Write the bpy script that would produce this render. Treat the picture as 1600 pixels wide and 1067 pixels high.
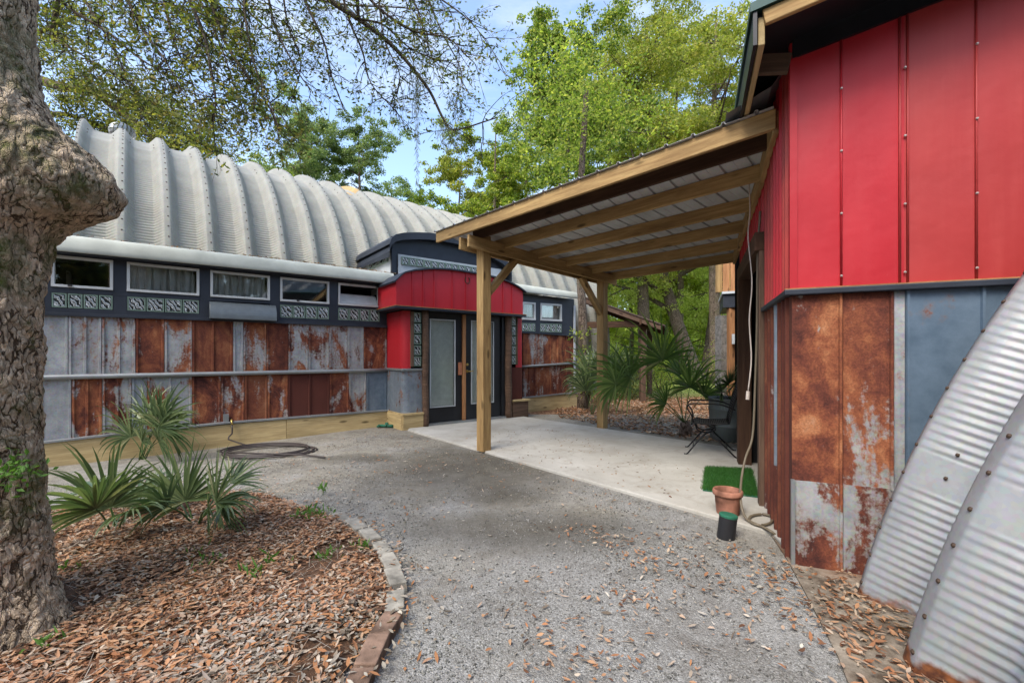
import bpy, math, random
import numpy as np
from mathutils import Vector as V, Matrix, noise as MN
for o in list(bpy.data.objects): bpy.data.objects.remove(o)
random.seed(7); rng = np.random.default_rng(7)
SC = bpy.context.scene
R = math.radians
# ---------------------------------------------------------------- camera, sky, sun, exposure
F = 686.0; H = 1.3; CX = 800.0; CY = 557.0
cam = bpy.data.cameras.new('camera'); camo = bpy.data.objects.new('camera', cam); SC.collection.objects.link(camo)
camo.location = (0, 0, H); camo.rotation_euler = (R(90), 0, 0)
cam.sensor_width = 36; cam.lens = F/1600*36; cam.shift_y = (CY-533.5)/1600
cam.clip_start = .05; cam.clip_end = 2000
SC.camera = camo
SC.view_settings.view_transform = 'Standard'; SC.view_settings.look = 'None'
SC.view_settings.exposure = 1.7; SC.view_settings.gamma = 1
SUN_EL, SUN_AZ = R(52), R(215)      # azimuth clockwise from +Y: behind the camera, to the left
w = bpy.data.worlds.new('World'); SC.world = w; w.use_nodes = True
nt = w.node_tree; nt.nodes.clear()
sky = nt.nodes.new('ShaderNodeTexSky'); sky.sky_type = 'NISHITA'; sky.sun_disc = False
sky.sun_elevation = SUN_EL; sky.sun_rotation = SUN_AZ; sky.air_density = 1.0; sky.dust_density = 2.2; sky.ozone_density = 1.2
bg = nt.nodes.new('ShaderNodeBackground'); bg.inputs[1].default_value = .14
tcw = nt.nodes.new('ShaderNodeTexCoord'); mpw = nt.nodes.new('ShaderNodeMapping'); mpw.inputs['Scale'].default_value = (1.5, 1.5, 5)
nzw = nt.nodes.new('ShaderNodeTexNoise'); nzw.inputs['Scale'].default_value = 2.2; nzw.inputs['Detail'].default_value = 7; nzw.inputs['Roughness'].default_value = .6
crw = nt.nodes.new('ShaderNodeValToRGB'); crw.color_ramp.elements[0].position = .46; crw.color_ramp.elements[1].position = .72
crw.color_ramp.elements[1].color = (.75, .75, .75, 1)
mxw = nt.nodes.new('ShaderNodeMixRGB'); mxw.inputs[2].default_value = (2.5, 2.75, 3.0, 1)
out = nt.nodes.new('ShaderNodeOutputWorld')
L = nt.links.new
L(tcw.outputs['Generated'], mpw.inputs[0]); L(mpw.outputs[0], nzw.inputs[0]); L(nzw.outputs[0], crw.inputs[0]); L(crw.outputs[0], mxw.inputs[0])
L(sky.outputs[0], mxw.inputs[1]); L(mxw.outputs[0], bg.inputs[0]); L(bg.outputs[0], out.inputs[0])
sl = bpy.data.lights.new('sun', 'SUN'); sl.energy = 1.15; sl.angle = R(25); sl.color = (1, .95, .87)
so = bpy.data.objects.new('sun', sl); SC.collection.objects.link(so)
sd = V((math.sin(SUN_AZ)*math.cos(SUN_EL), math.cos(SUN_AZ)*math.cos(SUN_EL), math.sin(SUN_EL)))
so.rotation_euler = sd.to_track_quat('Z', 'Y').to_euler(); so.location = sd*50

# ---------------------------------------------------------------- materials
class NT:
    def __init__(s, name):
        s.m = bpy.data.materials.new(name); s.m.use_nodes = True; s.t = s.m.node_tree
        s.b = s.t.nodes['Principled BSDF']; s.o = s.t.nodes['Material Output']
        s.tc = s.t.nodes.new('ShaderNodeTexCoord')
        s.oi = s.t.nodes.new('ShaderNodeObjectInfo')
    def l(s, a, b): s.t.links.new(a, b)
    def n(s, k, **kw):
        x = s.t.nodes.new(k)
        for a, v in kw.items(): setattr(x, a, v)
        return x
    def coord(s, scale=(1, 1, 1), rand=False, kind='Object'):
        mp = s.n('ShaderNodeMapping'); s.l(s.tc.outputs[kind], mp.inputs[0]); mp.inputs['Scale'].default_value = scale
        if rand:
            mu = s.n('ShaderNodeMath', operation='MULTIPLY'); s.l(s.oi.outputs['Random'], mu.inputs[0]); mu.inputs[1].default_value = 57.3
            s.l(mu.outputs[0], mp.inputs['Location'])
        return mp.outputs[0]
    def noise(s, vec, sc, det=4, rough=.55, dist=0):
        x = s.n('ShaderNodeTexNoise'); s.l(vec, x.inputs['Vector'])
        x.inputs['Scale'].default_value = sc; x.inputs['Detail'].default_value = det; x.inputs['Roughness'].default_value = rough; x.inputs['Distortion'].default_value = dist
        return x.outputs[0]
    def vor(s, vec, sc, out='Distance', feature='F1'):
        x = s.n('ShaderNodeTexVoronoi', feature=feature); s.l(vec, x.inputs['Vector']); x.inputs['Scale'].default_value = sc
        return x.outputs[out]
    def ramp(s, fac, stops):
        x = s.n('ShaderNodeValToRGB'); e = x.color_ramp.elements
        while len(e) < len(stops): e.new(.5)
        for i, (p, c) in enumerate(stops):
            e[i].position = p; e[i].color = (c, c, c, 1) if not isinstance(c, tuple) else (*c, 1)
        if fac is not None: s.l(fac, x.inputs[0])
        return x.outputs[0]
    def mix(s, fac, a, b, mode='MIX'):
        x = s.n('ShaderNodeMixRGB', blend_type=mode)
        for i, v in ((0, fac), (1, a), (2, b)):
            if isinstance(v, (int, float)): x.inputs[i].default_value = v if i == 0 else (v, v, v, 1)
            elif isinstance(v, tuple): x.inputs[i].default_value = (*v, 1)
            else: s.l(v, x.inputs[i])
        return x.outputs[0]
    def math(s, op, a, b=0, c=None, clamp=False):
        x = s.n('ShaderNodeMath', operation=op); x.use_clamp = clamp
        for i, v in ((0, a), (1, b), (2, c)):
            if v is None: continue
            if isinstance(v, (int, float)): x.inputs[i].default_value = v
            else: s.l(v, x.inputs[i])
        return x.outputs[0]
    def bump(s, h, strength=.3, dist=.01, prev=None):
        x = s.n('ShaderNodeBump'); x.inputs['Strength'].default_value = strength; x.inputs['Distance'].default_value = dist
        s.l(h, x.inputs['Height'])
        if prev: s.l(prev, x.inputs['Normal'])
        s.l(x.outputs[0], s.b.inputs['Normal']); return x.outputs[0]
    def set(s, col=None, rough=None, metal=None, spec=None):
        for k, v in (('Base Color', col), ('Roughness', rough), ('Metallic', metal), ('Specular IOR Level', spec)):
            if v is None: continue
            if isinstance(v, tuple): s.b.inputs[k].default_value = (*v, 1)
            elif isinstance(v, (int, float)): s.b.inputs[k].default_value = v
            else: s.l(v, s.b.inputs[k])
        return s.m
    def attr(s, name):
        x = s.n('ShaderNodeAttribute', attribute_type='OBJECT', attribute_name=name); return x.outputs['Fac']
    def sep(s, vec, i):
        x = s.n('ShaderNodeSeparateXYZ'); s.l(vec, x.inputs[0]); return x.outputs[i]

def paint(name, col, rough=.5, var=.12, scale=3, bump=.1, spec=.4, metal=0):
    m = NT(name); c = m.coord(rand=True); a = m.noise(c, scale, 5)
    dark = tuple(x*(1-var*2) for x in col); lite = tuple(min(1, x*(1+var)) for x in col)
    col2 = m.mix(m.ramp(a, [(.3, 0), (.7, 1)]), dark, lite)
    dirt = m.ramp(m.noise(c, scale*9, 6, .7), [(.55, 0), (.8, .35)])
    col2 = m.mix(dirt, col2, tuple(x*.6+.02 for x in col))
    m.set(col2, m.math('MULTIPLY_ADD', a, .25, rough-.1), metal, spec)
    m.bump(m.noise(c, scale*14, 4), bump, .003); return m.m

def wood(name, c1, c2, knot=True, rough=.75, green=0):
    m = NT(name)
    c = m.coord((.7, 9, 9), rand=True); c0 = m.coord((1, 1, 1), rand=True)
    g = m.noise(c, 2.2, 6, .6, 1.2)
    f = m.noise(m.coord((2, 60, 60), rand=True), 2, 3)
    col = m.mix(m.ramp(g, [(.32, 0), (.68, 1)]), c1, c2)
    col = m.mix(m.ramp(f, [(.45, 0), (.7, .35)]), col, tuple(x*.5 for x in c1))
    big = m.ramp(m.noise(m.coord((.6, 3, 3), rand=True), 1.3, 6, .65), [(.42, 0), (.66, .7)])
    col = m.mix(big, col, tuple(x*.55 for x in c1))
    if knot:
        v = m.vor(m.coord((1.5, 5, 5), rand=True), 1.3)
        col = m.mix(m.ramp(v, [(.0, .95), (.10, .7), (.16, 0)]), col, tuple(x*.22 for x in c1))
    m.set(col, rough, 0, .25); m.bump(m.math('ADD', g, f), .35, .004); return m.m

def metal_rust(name, near=False):
    m = NT(name); c = m.coord((1, 1, 1), rand=True); cv0 = m.coord((1, 1, .5), rand=True)
    vm = m.n('ShaderNodeVectorMath', operation='SCALE'); m.l(cv0, vm.inputs[0]); m.l(m.math('MULTIPLY_ADD', m.oi.outputs['Random'], 1.1, .6), vm.inputs['Scale']); cv = vm.outputs[0]
    r = m.attr('rust'); blue = m.attr('blue'); dk = m.attr('dark')
    big = m.noise(cv, 3.2 if near else 2.6, 6, .62, .6); fine = m.noise(c, 28, 5, .7)
    v = m.math('MULTIPLY_ADD', m.noise(m.coord((16, 16, .7), rand=True), 1.2, 4, .6), .22, m.math('MULTIPLY_ADD', fine, .32, big))          # about .39 - .83
    th = m.math('MULTIPLY_ADD', r, -.44, 1.01)
    d = m.math('SUBTRACT', v, th); mask = m.math('MULTIPLY_ADD', d, 14, .5, True)
    edge = m.math('MULTIPLY_ADD', d, 9, .9, True)        # thin brown stain round the rust
    rb = m.math('MULTIPLY_ADD', m.noise(cv, 2.3 if near else 2.5, 6, .62, 1.2), 1.05, m.math('MULTIPLY_ADD', m.noise(c, 9, 8, .75, .6), .55, -.335))
    rc = m.ramp(rb, [(.28, (.06, .018, .014)), (.40, (.15, .042, .024)), (.52, (.27, .085, .037)), (.64, (.42, .17, .075)), (.80, (.48, .27, .16))])
    speck = m.ramp(m.noise(c, 90, 3, .7), [(.35, .58), (.65, 1.0)])
    rc = m.mix(1, rc, speck, 'MULTIPLY')
    rc = m.mix(dk, rc, m.mix(m.noise(cv, 6, 4), (.060, .017, .012), (.105, .028, .018)))
    gm = m.noise(c, 5, 8, .7); sp = m.vor(c, 70, 'Color')
    gc = m.mix(m.ramp(gm, [(.3, 0), (.72, 1)]), (.22, .235, .245), (.52, .53, .53))
    gc = m.mix(.22, gc, m.mix(1, gc, sp, 'MULTIPLY'))
    gc = m.mix(m.ramp(m.noise(m.coord((9, 9, .5), rand=True), 2, 4), [(.5, 0), (.72, .4)]), gc, (.50, .49, .46))
    gc = m.mix(blue, gc, m.mix(m.ramp(gm, [(.3, 0), (.7, 1)]), (.085, .13, .18), (.15, .21, .275)))
    gc = m.mix(m.math('MULTIPLY', edge, .45), gc, (.24, .13, .07))
    col = m.mix(mask, gc, rc)
    m.set(col, m.mix(mask, .48, .92), m.mix(mask, .35, 0.0), .35)
    m.bump(m.math('ADD', m.math('MULTIPLY', mask, .6), fine), .35, .0022)
    return m.m

def galv(name, base=(.55, .57, .57), low_rust=False, dull=.45, metal=.55, stain=.3):
    m = NT(name); c = m.coord()
    a = m.noise(c, 2.3, 7, .65); sp = m.vor(c, 55, 'Color')
    col = m.mix(m.ramp(a, [(.3, 0), (.7, 1)]), tuple(x*.72 for x in base), base)
    col = m.mix(.12, col, m.mix(1, col, sp, 'MULTIPLY'))
    st = m.ramp(m.noise(m.coord((6, 6, .7)), 1.4, 5), [(.5, 0), (.8, stain)])
    col = m.mix(st, col, (.24, .22, .17))
    fl = m.ramp(m.noise(c, 22, 6, .75), [(.62, 0), (.75, .5)])
    col = m.mix(fl, col, (.27, .26, .22))
    ro = dull
    if low_rust:
        z = m.sep(c, 2); e = m.math('MULTIPLY_ADD', m.noise(c, 9, 6), .22, m.math('MULTIPLY', z, -1))
        mk = m.math('MULTIPLY_ADD', e, 25, -1.0, True)
        col = m.mix(mk, col, m.ramp(m.noise(c, 30, 5), [(.3, (.07, .025, .015)), (.7, (.30, .11, .04))]))
    m.set(col, m.math('MULTIPLY_ADD', a, .25, ro-.1), metal, .4)
    m.bump(m.noise(c, 34, 5), .12, .004); return m.m

def flat(name, col, rough=.5, metal=0, spec=.4):
    m = NT(name); c = m.coord(rand=True)
    a = m.noise(c, 11, 4)
    return m.set(m.mix(a, tuple(x*.75 for x in col), tuple(min(1, x*1.2) for x in col)), rough, metal, spec)

def leafmat(name, stops, trans=.35, rough=.55, spec=.3, zone=None):
    m = NT(name); g = m.n('ShaderNodeNewGeometry')
    col = m.ramp(g.outputs['Random Per Island'], stops)
    big = m.noise(m.coord(), .55, 3)
    col = m.mix(m.ramp(big, [(.35, .55), (.65, 0)]), col, m.mix(1, col, (.55, .62, .5), 'MULTIPLY'))
    if zone:
        z1 = m.noise(m.coord(), 1.5, 5, .65); col = m.mix(m.ramp(z1, [(.38, .75), (.55, 0)]), col, m.mix(1, col, zone, 'MULTIPLY')); z2 = m.noise(m.coord(), 3.7, 4, .6); col = m.mix(m.ramp(z2, [(.5, 0), (.68, .5)]), col, m.mix(1, col, (1.25, 1.05, .85), 'MULTIPLY'))
    m.set(col, rough, 0, spec)
    if trans:
        tr = m.n('ShaderNodeBsdfTranslucent'); m.l(m.mix(1, col, (1.6, 1.7, .9), 'MULTIPLY'), tr.inputs[0])
        mx = m.n('ShaderNodeMixShader'); mx.inputs[0].default_value = trans
        m.l(m.b.outputs[0], mx.inputs[1]); m.l(tr.outputs[0], mx.inputs[2]); m.l(mx.outputs[0], m.o.inputs[0])
    return m.m

def barkmat(name, c1, c2, moss=.3, sc=1.0, strength=.9):
    m = NT(name); c1n = m.coord(); c = m.coord((sc, sc, sc*.42))
    wq = m.n('ShaderNodeTexNoise'); m.l(c, wq.inputs['Vector']); wq.inputs['Scale'].default_value = 11; wq.inputs['Detail'].default_value = 5
    wm = m.n('ShaderNodeVectorMath', operation='MULTIPLY_ADD'); m.l(wq.outputs['Color'], wm.inputs[0]); wm.inputs[1].default_value = (.13, .13, .13); m.l(c, wm.inputs[2]); cw = wm.outputs[0]
    ed = m.math('MULTIPLY_ADD', m.noise(c, 13, 5, .7), .55, m.math('ADD', m.vor(cw, 36, 'Distance', 'DISTANCE_TO_EDGE'), -.24)); cell = m.sep(m.vor(cw, 48, 'Color'), 0); ed2 = m.vor(cw, 95, 'Distance', 'DISTANCE_TO_EDGE'); fn = m.noise(c1n, 70, 7, .8)
    crack = m.ramp(ed, [(0.02, 0), (.14, .7), (.3, 1)]); cr2 = m.ramp(ed2, [(0, .35), (.2, 1)])
    h = m.math('MULTIPLY', crack, m.math('MULTIPLY_ADD', cr2, .5, m.math('MULTIPLY_ADD', cell, .5, m.math('MULTIPLY_ADD', fn, 1.1, -.3))))
    col = m.mix(m.ramp(h, [(.12, 0), (.6, 1)]), c1, c2)
    col = m.mix(m.ramp(m.math('MULTIPLY', cell, fn), [(.26, 0), (.42, .7)]), col, tuple(min(1, x*1.6+.03) for x in c2))
    col = m.mix(m.ramp(m.noise(c1n, 1.7, 4), [(.4, 0), (.7, .35)]), col, m.mix(1, col, (1.08, .93, .88), 'MULTIPLY'))
    mo = m.ramp(m.noise(c1n, 2.6, 8, .72), [(.50, 0), (.64, moss)])
    col = m.mix(mo, col, m.mix(m.noise(c1n, 40, 3), (.045, .06, .012), (.16, .18, .05)))
    m.set(col, .95, 0, .15); m.bump(h, strength, .02/sc); return m.m

M = {}
def redmetal(name, col, fade):
    m = NT(name); c = m.coord((1, 1, 1), rand=True); cs = m.coord((9, 9, .6), rand=True)
    a = m.noise(c, 1.5, 5); col2 = m.mix(m.ramp(a, [(.3, 0), (.7, 1)]), tuple(x*.8 for x in col), col)
    col2 = m.mix(m.ramp(m.noise(cs, 1.6, 5, .65), [(.48, 0), (.78, .2)]), col2, fade)
    col2 = m.mix(m.ramp(m.noise(c, 24, 7, .8), [(.66, 0), (.76, .5)]), col2, (.42, .22, .20))
    col2 = m.mix(m.ramp(m.noise(cs, 4, 6, .8), [(.60, 0), (.75, .14)]), col2, tuple(x*.5 for x in col))
    m.set(col2, m.math('MULTIPLY_ADD', a, .3, .32), 0, .35)
    m.bump(m.math('ADD', m.noise(c, 3.0, 3), m.math('MULTIPLY', m.noise(c, 60, 4), .05)), .28, .03); return m.m
M['red'] = redmetal('red paint', (.44, .017, .026), (.47, .05, .055)); M['red_brick'] = redmetal('faded red paint', (.39, .036, .034), (.45, .08, .065))
M['red_dull'] = paint('weathered red paint', (.34, .035, .03), .55, .2, 2.5, .15, .35)
M['navy'] = paint('dark blue black paint', (.022, .028, .040), .5, .2, 3, .15)
M['black'] = paint('black door paint', (.012, .013, .016), .38, .2, 3, .1)
M['white'] = paint('white window paint', (.54, .55, .53), .45, .08, 4, .1)
M['fascia'] = paint('pale grey flashing', (.47, .49, .43), .65, .12, 2, .1, .3)
M['palegrey'] = paint('pale grey paint', (.48, .51, .52), .55, .12, 3)
M['rust'] = metal_rust('rusted galvanised sheet'); M['rust_near'] = metal_rust('rusted galvanised sheet close', True)
M['galv'] = galv('arched hut steel', (.32, .32, .28), dull=.7, metal=.1, stain=.5)
M['galv_near'] = galv('arched hut steel close', (.36, .37, .375), True, .5, .3, .2)
M['railm'] = galv('galvanised rail', (.34, .355, .355))
M['sheet'] = galv('carport sheet steel', (.56, .575, .58), dull=.5, metal=.15, stain=.15)
M['timber'] = wood('treated pine', (.30, .18, .072), (.53, .36, .155))
M['timber_pale'] = wood('pale treated pine', (.44, .32, .15), (.62, .48, .25))
M['timber_dark'] = wood('dark stained timber', (.055, .026, .014), (.10, .052, .028))
M['timber_old'] = wood('old brown timber', (.085, .05, .032), (.17, .105, .07))
M['timber_orange'] = wood('orange cedar', (.34, .15, .06), (.48, .25, .11))
M['terracotta'] = paint('terracotta', (.36, .165, .11), .9, .35, 7, .3, .15)
M['plastic_black'] = flat('black plastic', (.016, .016, .018), .5)
M['plastic_green'] = flat('green plastic', (.02, .12, .07), .5)
M['iron'] = flat('black wrought iron', (.012, .012, .013), .45, .4)
M['hose'] = flat('dark garden hose', (.045, .035, .032), .55)
M['hose_tan'] = flat('tan garden hose', (.13, .105, .07), .55)
M['cord'] = flat('pale extension cord', (.55, .48, .42), .5)
M['brass'] = flat('brass', (.55, .38, .12), .3, .9)
M['copper'] = paint('copper plate', (.42, .16, .08), .5, .2, 8)
M['bolt'] = flat('weathered bolt', (.07, .045, .03), .6, .3)
M['screw'] = flat('pale screw', (.45, .38, .34), .4, .5)
M['brick'] = paint('pale paver', (.30, .28, .235), .95, .3, 9, .8, .15)
M['brick_red'] = paint('reddish paver', (.22, .145, .105), .95, .35, 9, .8, .15)
M['inside'] = flat('dark interior', (.008, .008, .009), .9)
M['curtain'] = flat('grey curtain', (.42, .41, .40), .9)
M['blind'] = flat('white door blind', (.62, .65, .62), .6)
M['tan_panel'] = paint('tan patch sheet', (.42, .29, .13), .8, .12, 4)
M['oakleaf'] = leafmat('oak leaves', [(0, (.035, .05, .012)), (.35, (.09, .115, .025)), (.65, (.17, .20, .045)), (.85, (.20, .14, .04)), (1, (.34, .34, .08))], .45)
M['springleaf'] = leafmat('spring green leaves', [(0, (.10, .15, .025)), (.4, (.20, .27, .045)), (.75, (.34, .39, .075)), (1, (.50, .46, .12))], .6)
M['woodleaf'] = leafmat('woodland leaves', [(0, (.27, .32, .09)), (.4, (.46, .51, .15)), (.75, (.60, .63, .22)), (1, (.70, .68, .32))], .6)  # leaf colour lifted to stand in for light that fails in the woods
M['gumleaf'] = leafmat('sweetgum leaves', [(0, (.06, .11, .018)), (.4, (.13, .20, .032)), (.75, (.27, .33, .06)), (1, (.48, .46, .12))], .5)
M['yellowleaf'] = leafmat('yellow green leaves', [(0, (.15, .19, .03)), (.5, (.29, .33, .06)), (1, (.43, .38, .10))], .5)
M['pineleaf'] = leafmat('pine needles', [(0, (.09, .14, .06)), (.5, (.19, .26, .11)), (1, (.32, .35, .16))], .5)
M['palm'] = leafmat('palmetto leaf', [(0, (.055, .095, .042)), (.6, (.115, .165, .07)), (.93, (.22, .27, .125)), (1, (.34, .31, .18))], .3, .38, .5)
M['oakyellow'] = leafmat('yellowish oak leaves', [(0, (.05, .065, .014)), (.4, (.13, .15, .03)), (.75, (.26, .26, .05)), (1, (.42, .38, .08))], .45)
M['palm_light'] = leafmat('sabal palm leaf', [(0, (.08, .15, .045)), (.6, (.15, .25, .075)), (.93, (.27, .36, .13)), (1, (.40, .36, .2))], .4, .35, .6)
M['palm_grey'] = leafmat('grey green palmetto leaf', [(0, (.09, .14, .09)), (1, (.22, .29, .19))], .2, .5)
M['stem'] = flat('green stalk', (.06, .11, .03), .5)
M['weed'] = leafmat('weed leaves', [(0, (.05, .14, .02)), (1, (.14, .27, .05))], .35)
M['moss'] = leafmat('hanging moss', [(0, (.16, .17, .13)), (1, (.30, .30, .24))], .3, .9, .1)
M['twig'] = flat('twig bark', (.055, .042, .032), .9, 0, .1)
M['bark'] = barkmat('oak bark', (.065, .045, .028), (.60, .48, .335), .9, 1.0, 1.0)
M['bark_far'] = barkmat('far bark', (.04, .03, .022), (.16, .125, .095), .35, .8)
M['bark_pine'] = barkmat('pine bark', (.05, .035, .028), (.17, .13, .105), .1, .8)
M['litter'] = leafmat('dead leaves', [(0, (.07, .038, .026)), (.2, (.20, .095, .055)), (.42, (.40, .195, .105)), (.62, (.52, .31, .19)), (.78, (.36, .25, .19)), (.9, (.44, .35, .28)), (1, (.60, .50, .41))], .12, .8, .2, (.74, .68, .64))
M['litter_grey'] = leafmat('grey dead leaves', [(0, (.10, .075, .055)), (.3, (.30, .24, .19)), (.6, (.40, .36, .32)), (.72, (.33, .15, .075)), (.86, (.42, .20, .09)), (1, (.56, .52, .46))], .1, .8, .2)
M['turf'] = leafmat('artificial turf blades', [(0, (.016, .07, .010)), (1, (.05, .17, .025))], .15)
M['grass'] = leafmat('lawn grass blades', [(0, (.08, .14, .025)), (.6, (.17, .22, .05)), (1, (.36, .32, .14))], .3)
# glass
m = NT('window glass'); gl = m.n('ShaderNodeBsdfGlossy'); gl.inputs['Roughness'].default_value = .03; gl.inputs['Color'].default_value = (.9, .92, .93, 1)
tr = m.n('ShaderNodeBsdfTransparent'); tr.inputs[0].default_value = (.90, .92, .91, 1); lw = m.n('ShaderNodeLayerWeight'); lw.inputs[0].default_value = .35
mx = m.n('ShaderNodeMixShader'); m.l(m.math('MULTIPLY_ADD', lw.outputs['Fresnel'], .4, .06, True), mx.inputs[0]); m.l(tr.outputs[0], mx.inputs[1]); m.l(gl.outputs[0], mx.inputs[2]); m.l(mx.outputs[0], m.o.inputs[0]); M['glass'] = m.m
m = NT('wavy block glass'); c = m.coord((1, 1, 1))
wx = m.n('ShaderNodeTexWave', wave_type='BANDS', bands_direction='DIAGONAL'); m.l(c, wx.inputs[0]); wx.inputs['Scale'].default_value = 7; wx.inputs['Distortion'].default_value = 5; wx.inputs['Detail'].default_value = 1.5; wx.inputs['Detail Scale'].default_value = 2.5
wv = wx.outputs[1]
m.set(m.ramp(wv, [(.2, (.015, .018, .018)), (.45, (.08, .09, .088)), (.62, (.50, .54, .53)), (.8, (.66, .69, .68)), (.95, (.14, .15, .15))]), .15, 0, .7); m.bump(wv, .5, .01); M['block'] = m.m
M['mortar'] = flat('block rim glass', (.17, .24, .19), .35, 0, .6)
# grounds
def gravelmat():
    m = NT('gravel'); c = m.coord()
    v1 = m.vor(c, 120, 'Color'); v1d = m.vor(c, 120); v2 = m.vor(c, 240, 'Color')
    st = m.ramp(m.sep(v1, 0), [(0, (.12, .117, .108)), (.4, (.21, .207, .193)), (.8, (.30, .298, .28)), (1, (.46, .455, .43))])
    st2 = m.ramp(m.sep(v2, 1), [(0, (.115, .108, .092)), (1, (.37, .365, .34))])
    col = m.mix(.5, st, st2)
    sy0 = m.sep(c, 1)
    far_ = m.math('MULTIPLY_ADD', sy0, .06, -.24)
    big = m.ramp(m.math('ADD', m.noise(c, .75, 6, .62, .5), m.math('MINIMUM', far_, .12)), [(.40, 0), (.60, 1)])
    dirt = m.mix(m.ramp(m.noise(c, 26, 7, .75), [(.3, 0), (.7, 1)]), (.14, .122, .092), (.35, .325, .265))
    col = m.mix(m.math('MULTIPLY', big, .85), col, dirt)
    pale = m.ramp(m.noise(c, 2.2, 6, .65), [(.5, 0), (.68, .45)]); col = m.mix(pale, col, (.32, .315, .30))
    dk_ = m.ramp(m.math('MULTIPLY_ADD', m.noise(c, 1.6, 6, .7), .6, m.math('MULTIPLY', m.noise(c, 7, 7, .72), .45)), [(.50, 0), (.66, .6)]); col = m.mix(dk_, col, (.10, .085, .068))
    # dark damp patches beside the slab
    sx = m.sep(c, 0); sy = m.sep(c, 1)
    def spot(x, y, r, k):
        dx = m.math('MULTIPLY', m.math('SUBTRACT', sx, x), 1/r); dy = m.math('MULTIPLY', m.math('SUBTRACT', sy, y), 1/(r*k))
        d2 = m.math('ADD', m.math('MULTIPLY', dx, dx), m.math('MULTIPLY', dy, dy))
        d2 = m.math('MULTIPLY_ADD', m.noise(c, 3.2, 5, .65), 2.2, d2)
        return m.math('MULTIPLY_ADD', d2, -.7, 1.75, True)
    sp = m.math('MAXIMUM', spot(-.55, 5.2, 1.2, 1.0), spot(.1, 3.3, 1.0, .45)); sp = m.math('MAXIMUM', sp, spot(-.1, 4.2, .5, .9)); sp = m.math('MAXIMUM', sp, spot(-1.9, 5.6, .6, .5)); 
    col = m.mix(m.math('MULTIPLY', sp, .8), col, m.mix(m.noise(c, 30, 6, .7), (.035, .031, .024), (.11, .097, .075)))
    m.set(col, .95, 0, .2)
    h = m.math('ADD', m.math('MULTIPLY', v1d, -1.2), m.noise(c, 120, 5, .7))
    m.bump(h, .8, .006); return m.m
M['gravel'] = gravelmat()
m = NT('woodland floor'); c = m.coord(); sy = m.sep(c, 1); sx = m.sep(c, 0)
lf = m.ramp(m.sep(m.vor(c, 16, 'Color'), 0), [(0, (.07, .035, .02)), (.5, (.22, .115, .06)), (1, (.36, .22, .13))])
gr = m.ramp(m.noise(c, 9, 6, .7), [(.3, (.08, .12, .03)), (.6, (.19, .22, .06)), (.8, (.36, .31, .15))])
k = m.math('MULTIPLY_ADD', m.noise(c, .5, 4), 9, sy); k = m.math('MULTIPLY_ADD', k, .35, -6.3, True)
m.set(m.mix(k, lf, gr), .95, 0, .15); m.bump(m.noise(c, 40, 5), .8, .03); M['ground'] = m.m
m = NT('bed soil'); c = m.coord()
m.set(m.ramp(m.noise(c, 25, 7, .7), [(.3, (.03, .02, .014)), (.6, (.11, .06, .035)), (.8, (.22, .13, .08))]), .95, 0, .15); m.bump(m.noise(c, 60, 6), .8, .02); M['soil'] = m.m
m = NT('patio concrete'); c = m.coord()
a = m.noise(c, 1.1, 8, .62, .3)
col = m.mix(m.ramp(a, [(.35, 0), (.7, 1)]), (.34, .325, .285), (.50, .485, .44))
col = m.mix(m.ramp(m.noise(c, 3.5, 8, .75, .8), [(.50, 0), (.72, .65)]), col, (.24, .21, .165))
col = m.mix(m.ramp(m.noise(c, .9, 3, .5, .3), [(.5, 0), (.7, .4)]), col, (.30, .27, .22))
col = m.mix(m.ramp(m.noise(c, 60, 4), [(.62, 0), (.72, .45)]), col, (.13, .11, .09))
m.set(col, .8, 0, .3); m.bump(m.noise(c, 90, 5), .2, .003); M['concrete'] = m.m
m = NT('dirty footing'); c = m.coord()
col = m.mix(m.ramp(m.noise(c, 5, 8, .7), [(.40, 0), (.66, 1)]), (.075, .055, .038), (.29, .25, .195))
col = m.mix(m.ramp(m.noise(c, 1.6, 4), [(.5, 0), (.65, .5)]), col, (.20, .10, .055))
m.set(col, .95, 0, .2); m.bump(m.noise(c, 50, 6), .6, .008); M['footing'] = m.m
m = NT('column stone'); c = m.coord(); m.set(m.ramp(m.noise(c, 18, 7, .7), [(.35, (.10, .095, .085)), (.7, (.27, .255, .235))]), .95, 0, .15); m.bump(m.noise(c, 40, 5), .7, .02); M['stone'] = m.m

# ---------------------------------------------------------------- helpers
def ray(px, py=CY): return V(((px-CX)/F, 1, (CY-py)/F))
def gnd(x, y):
    t = max(0, min(1, (-x-2.0)/3.3)); return -.10*t*t*(3-2*t)
def gp(px, py, z=0.0): return ray(px, py)*((H-z)*F/(py-CY)) + V((0, 0, H))
def dp(px, py, Y): return ray(px, py)*Y + V((0, 0, H))

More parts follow.
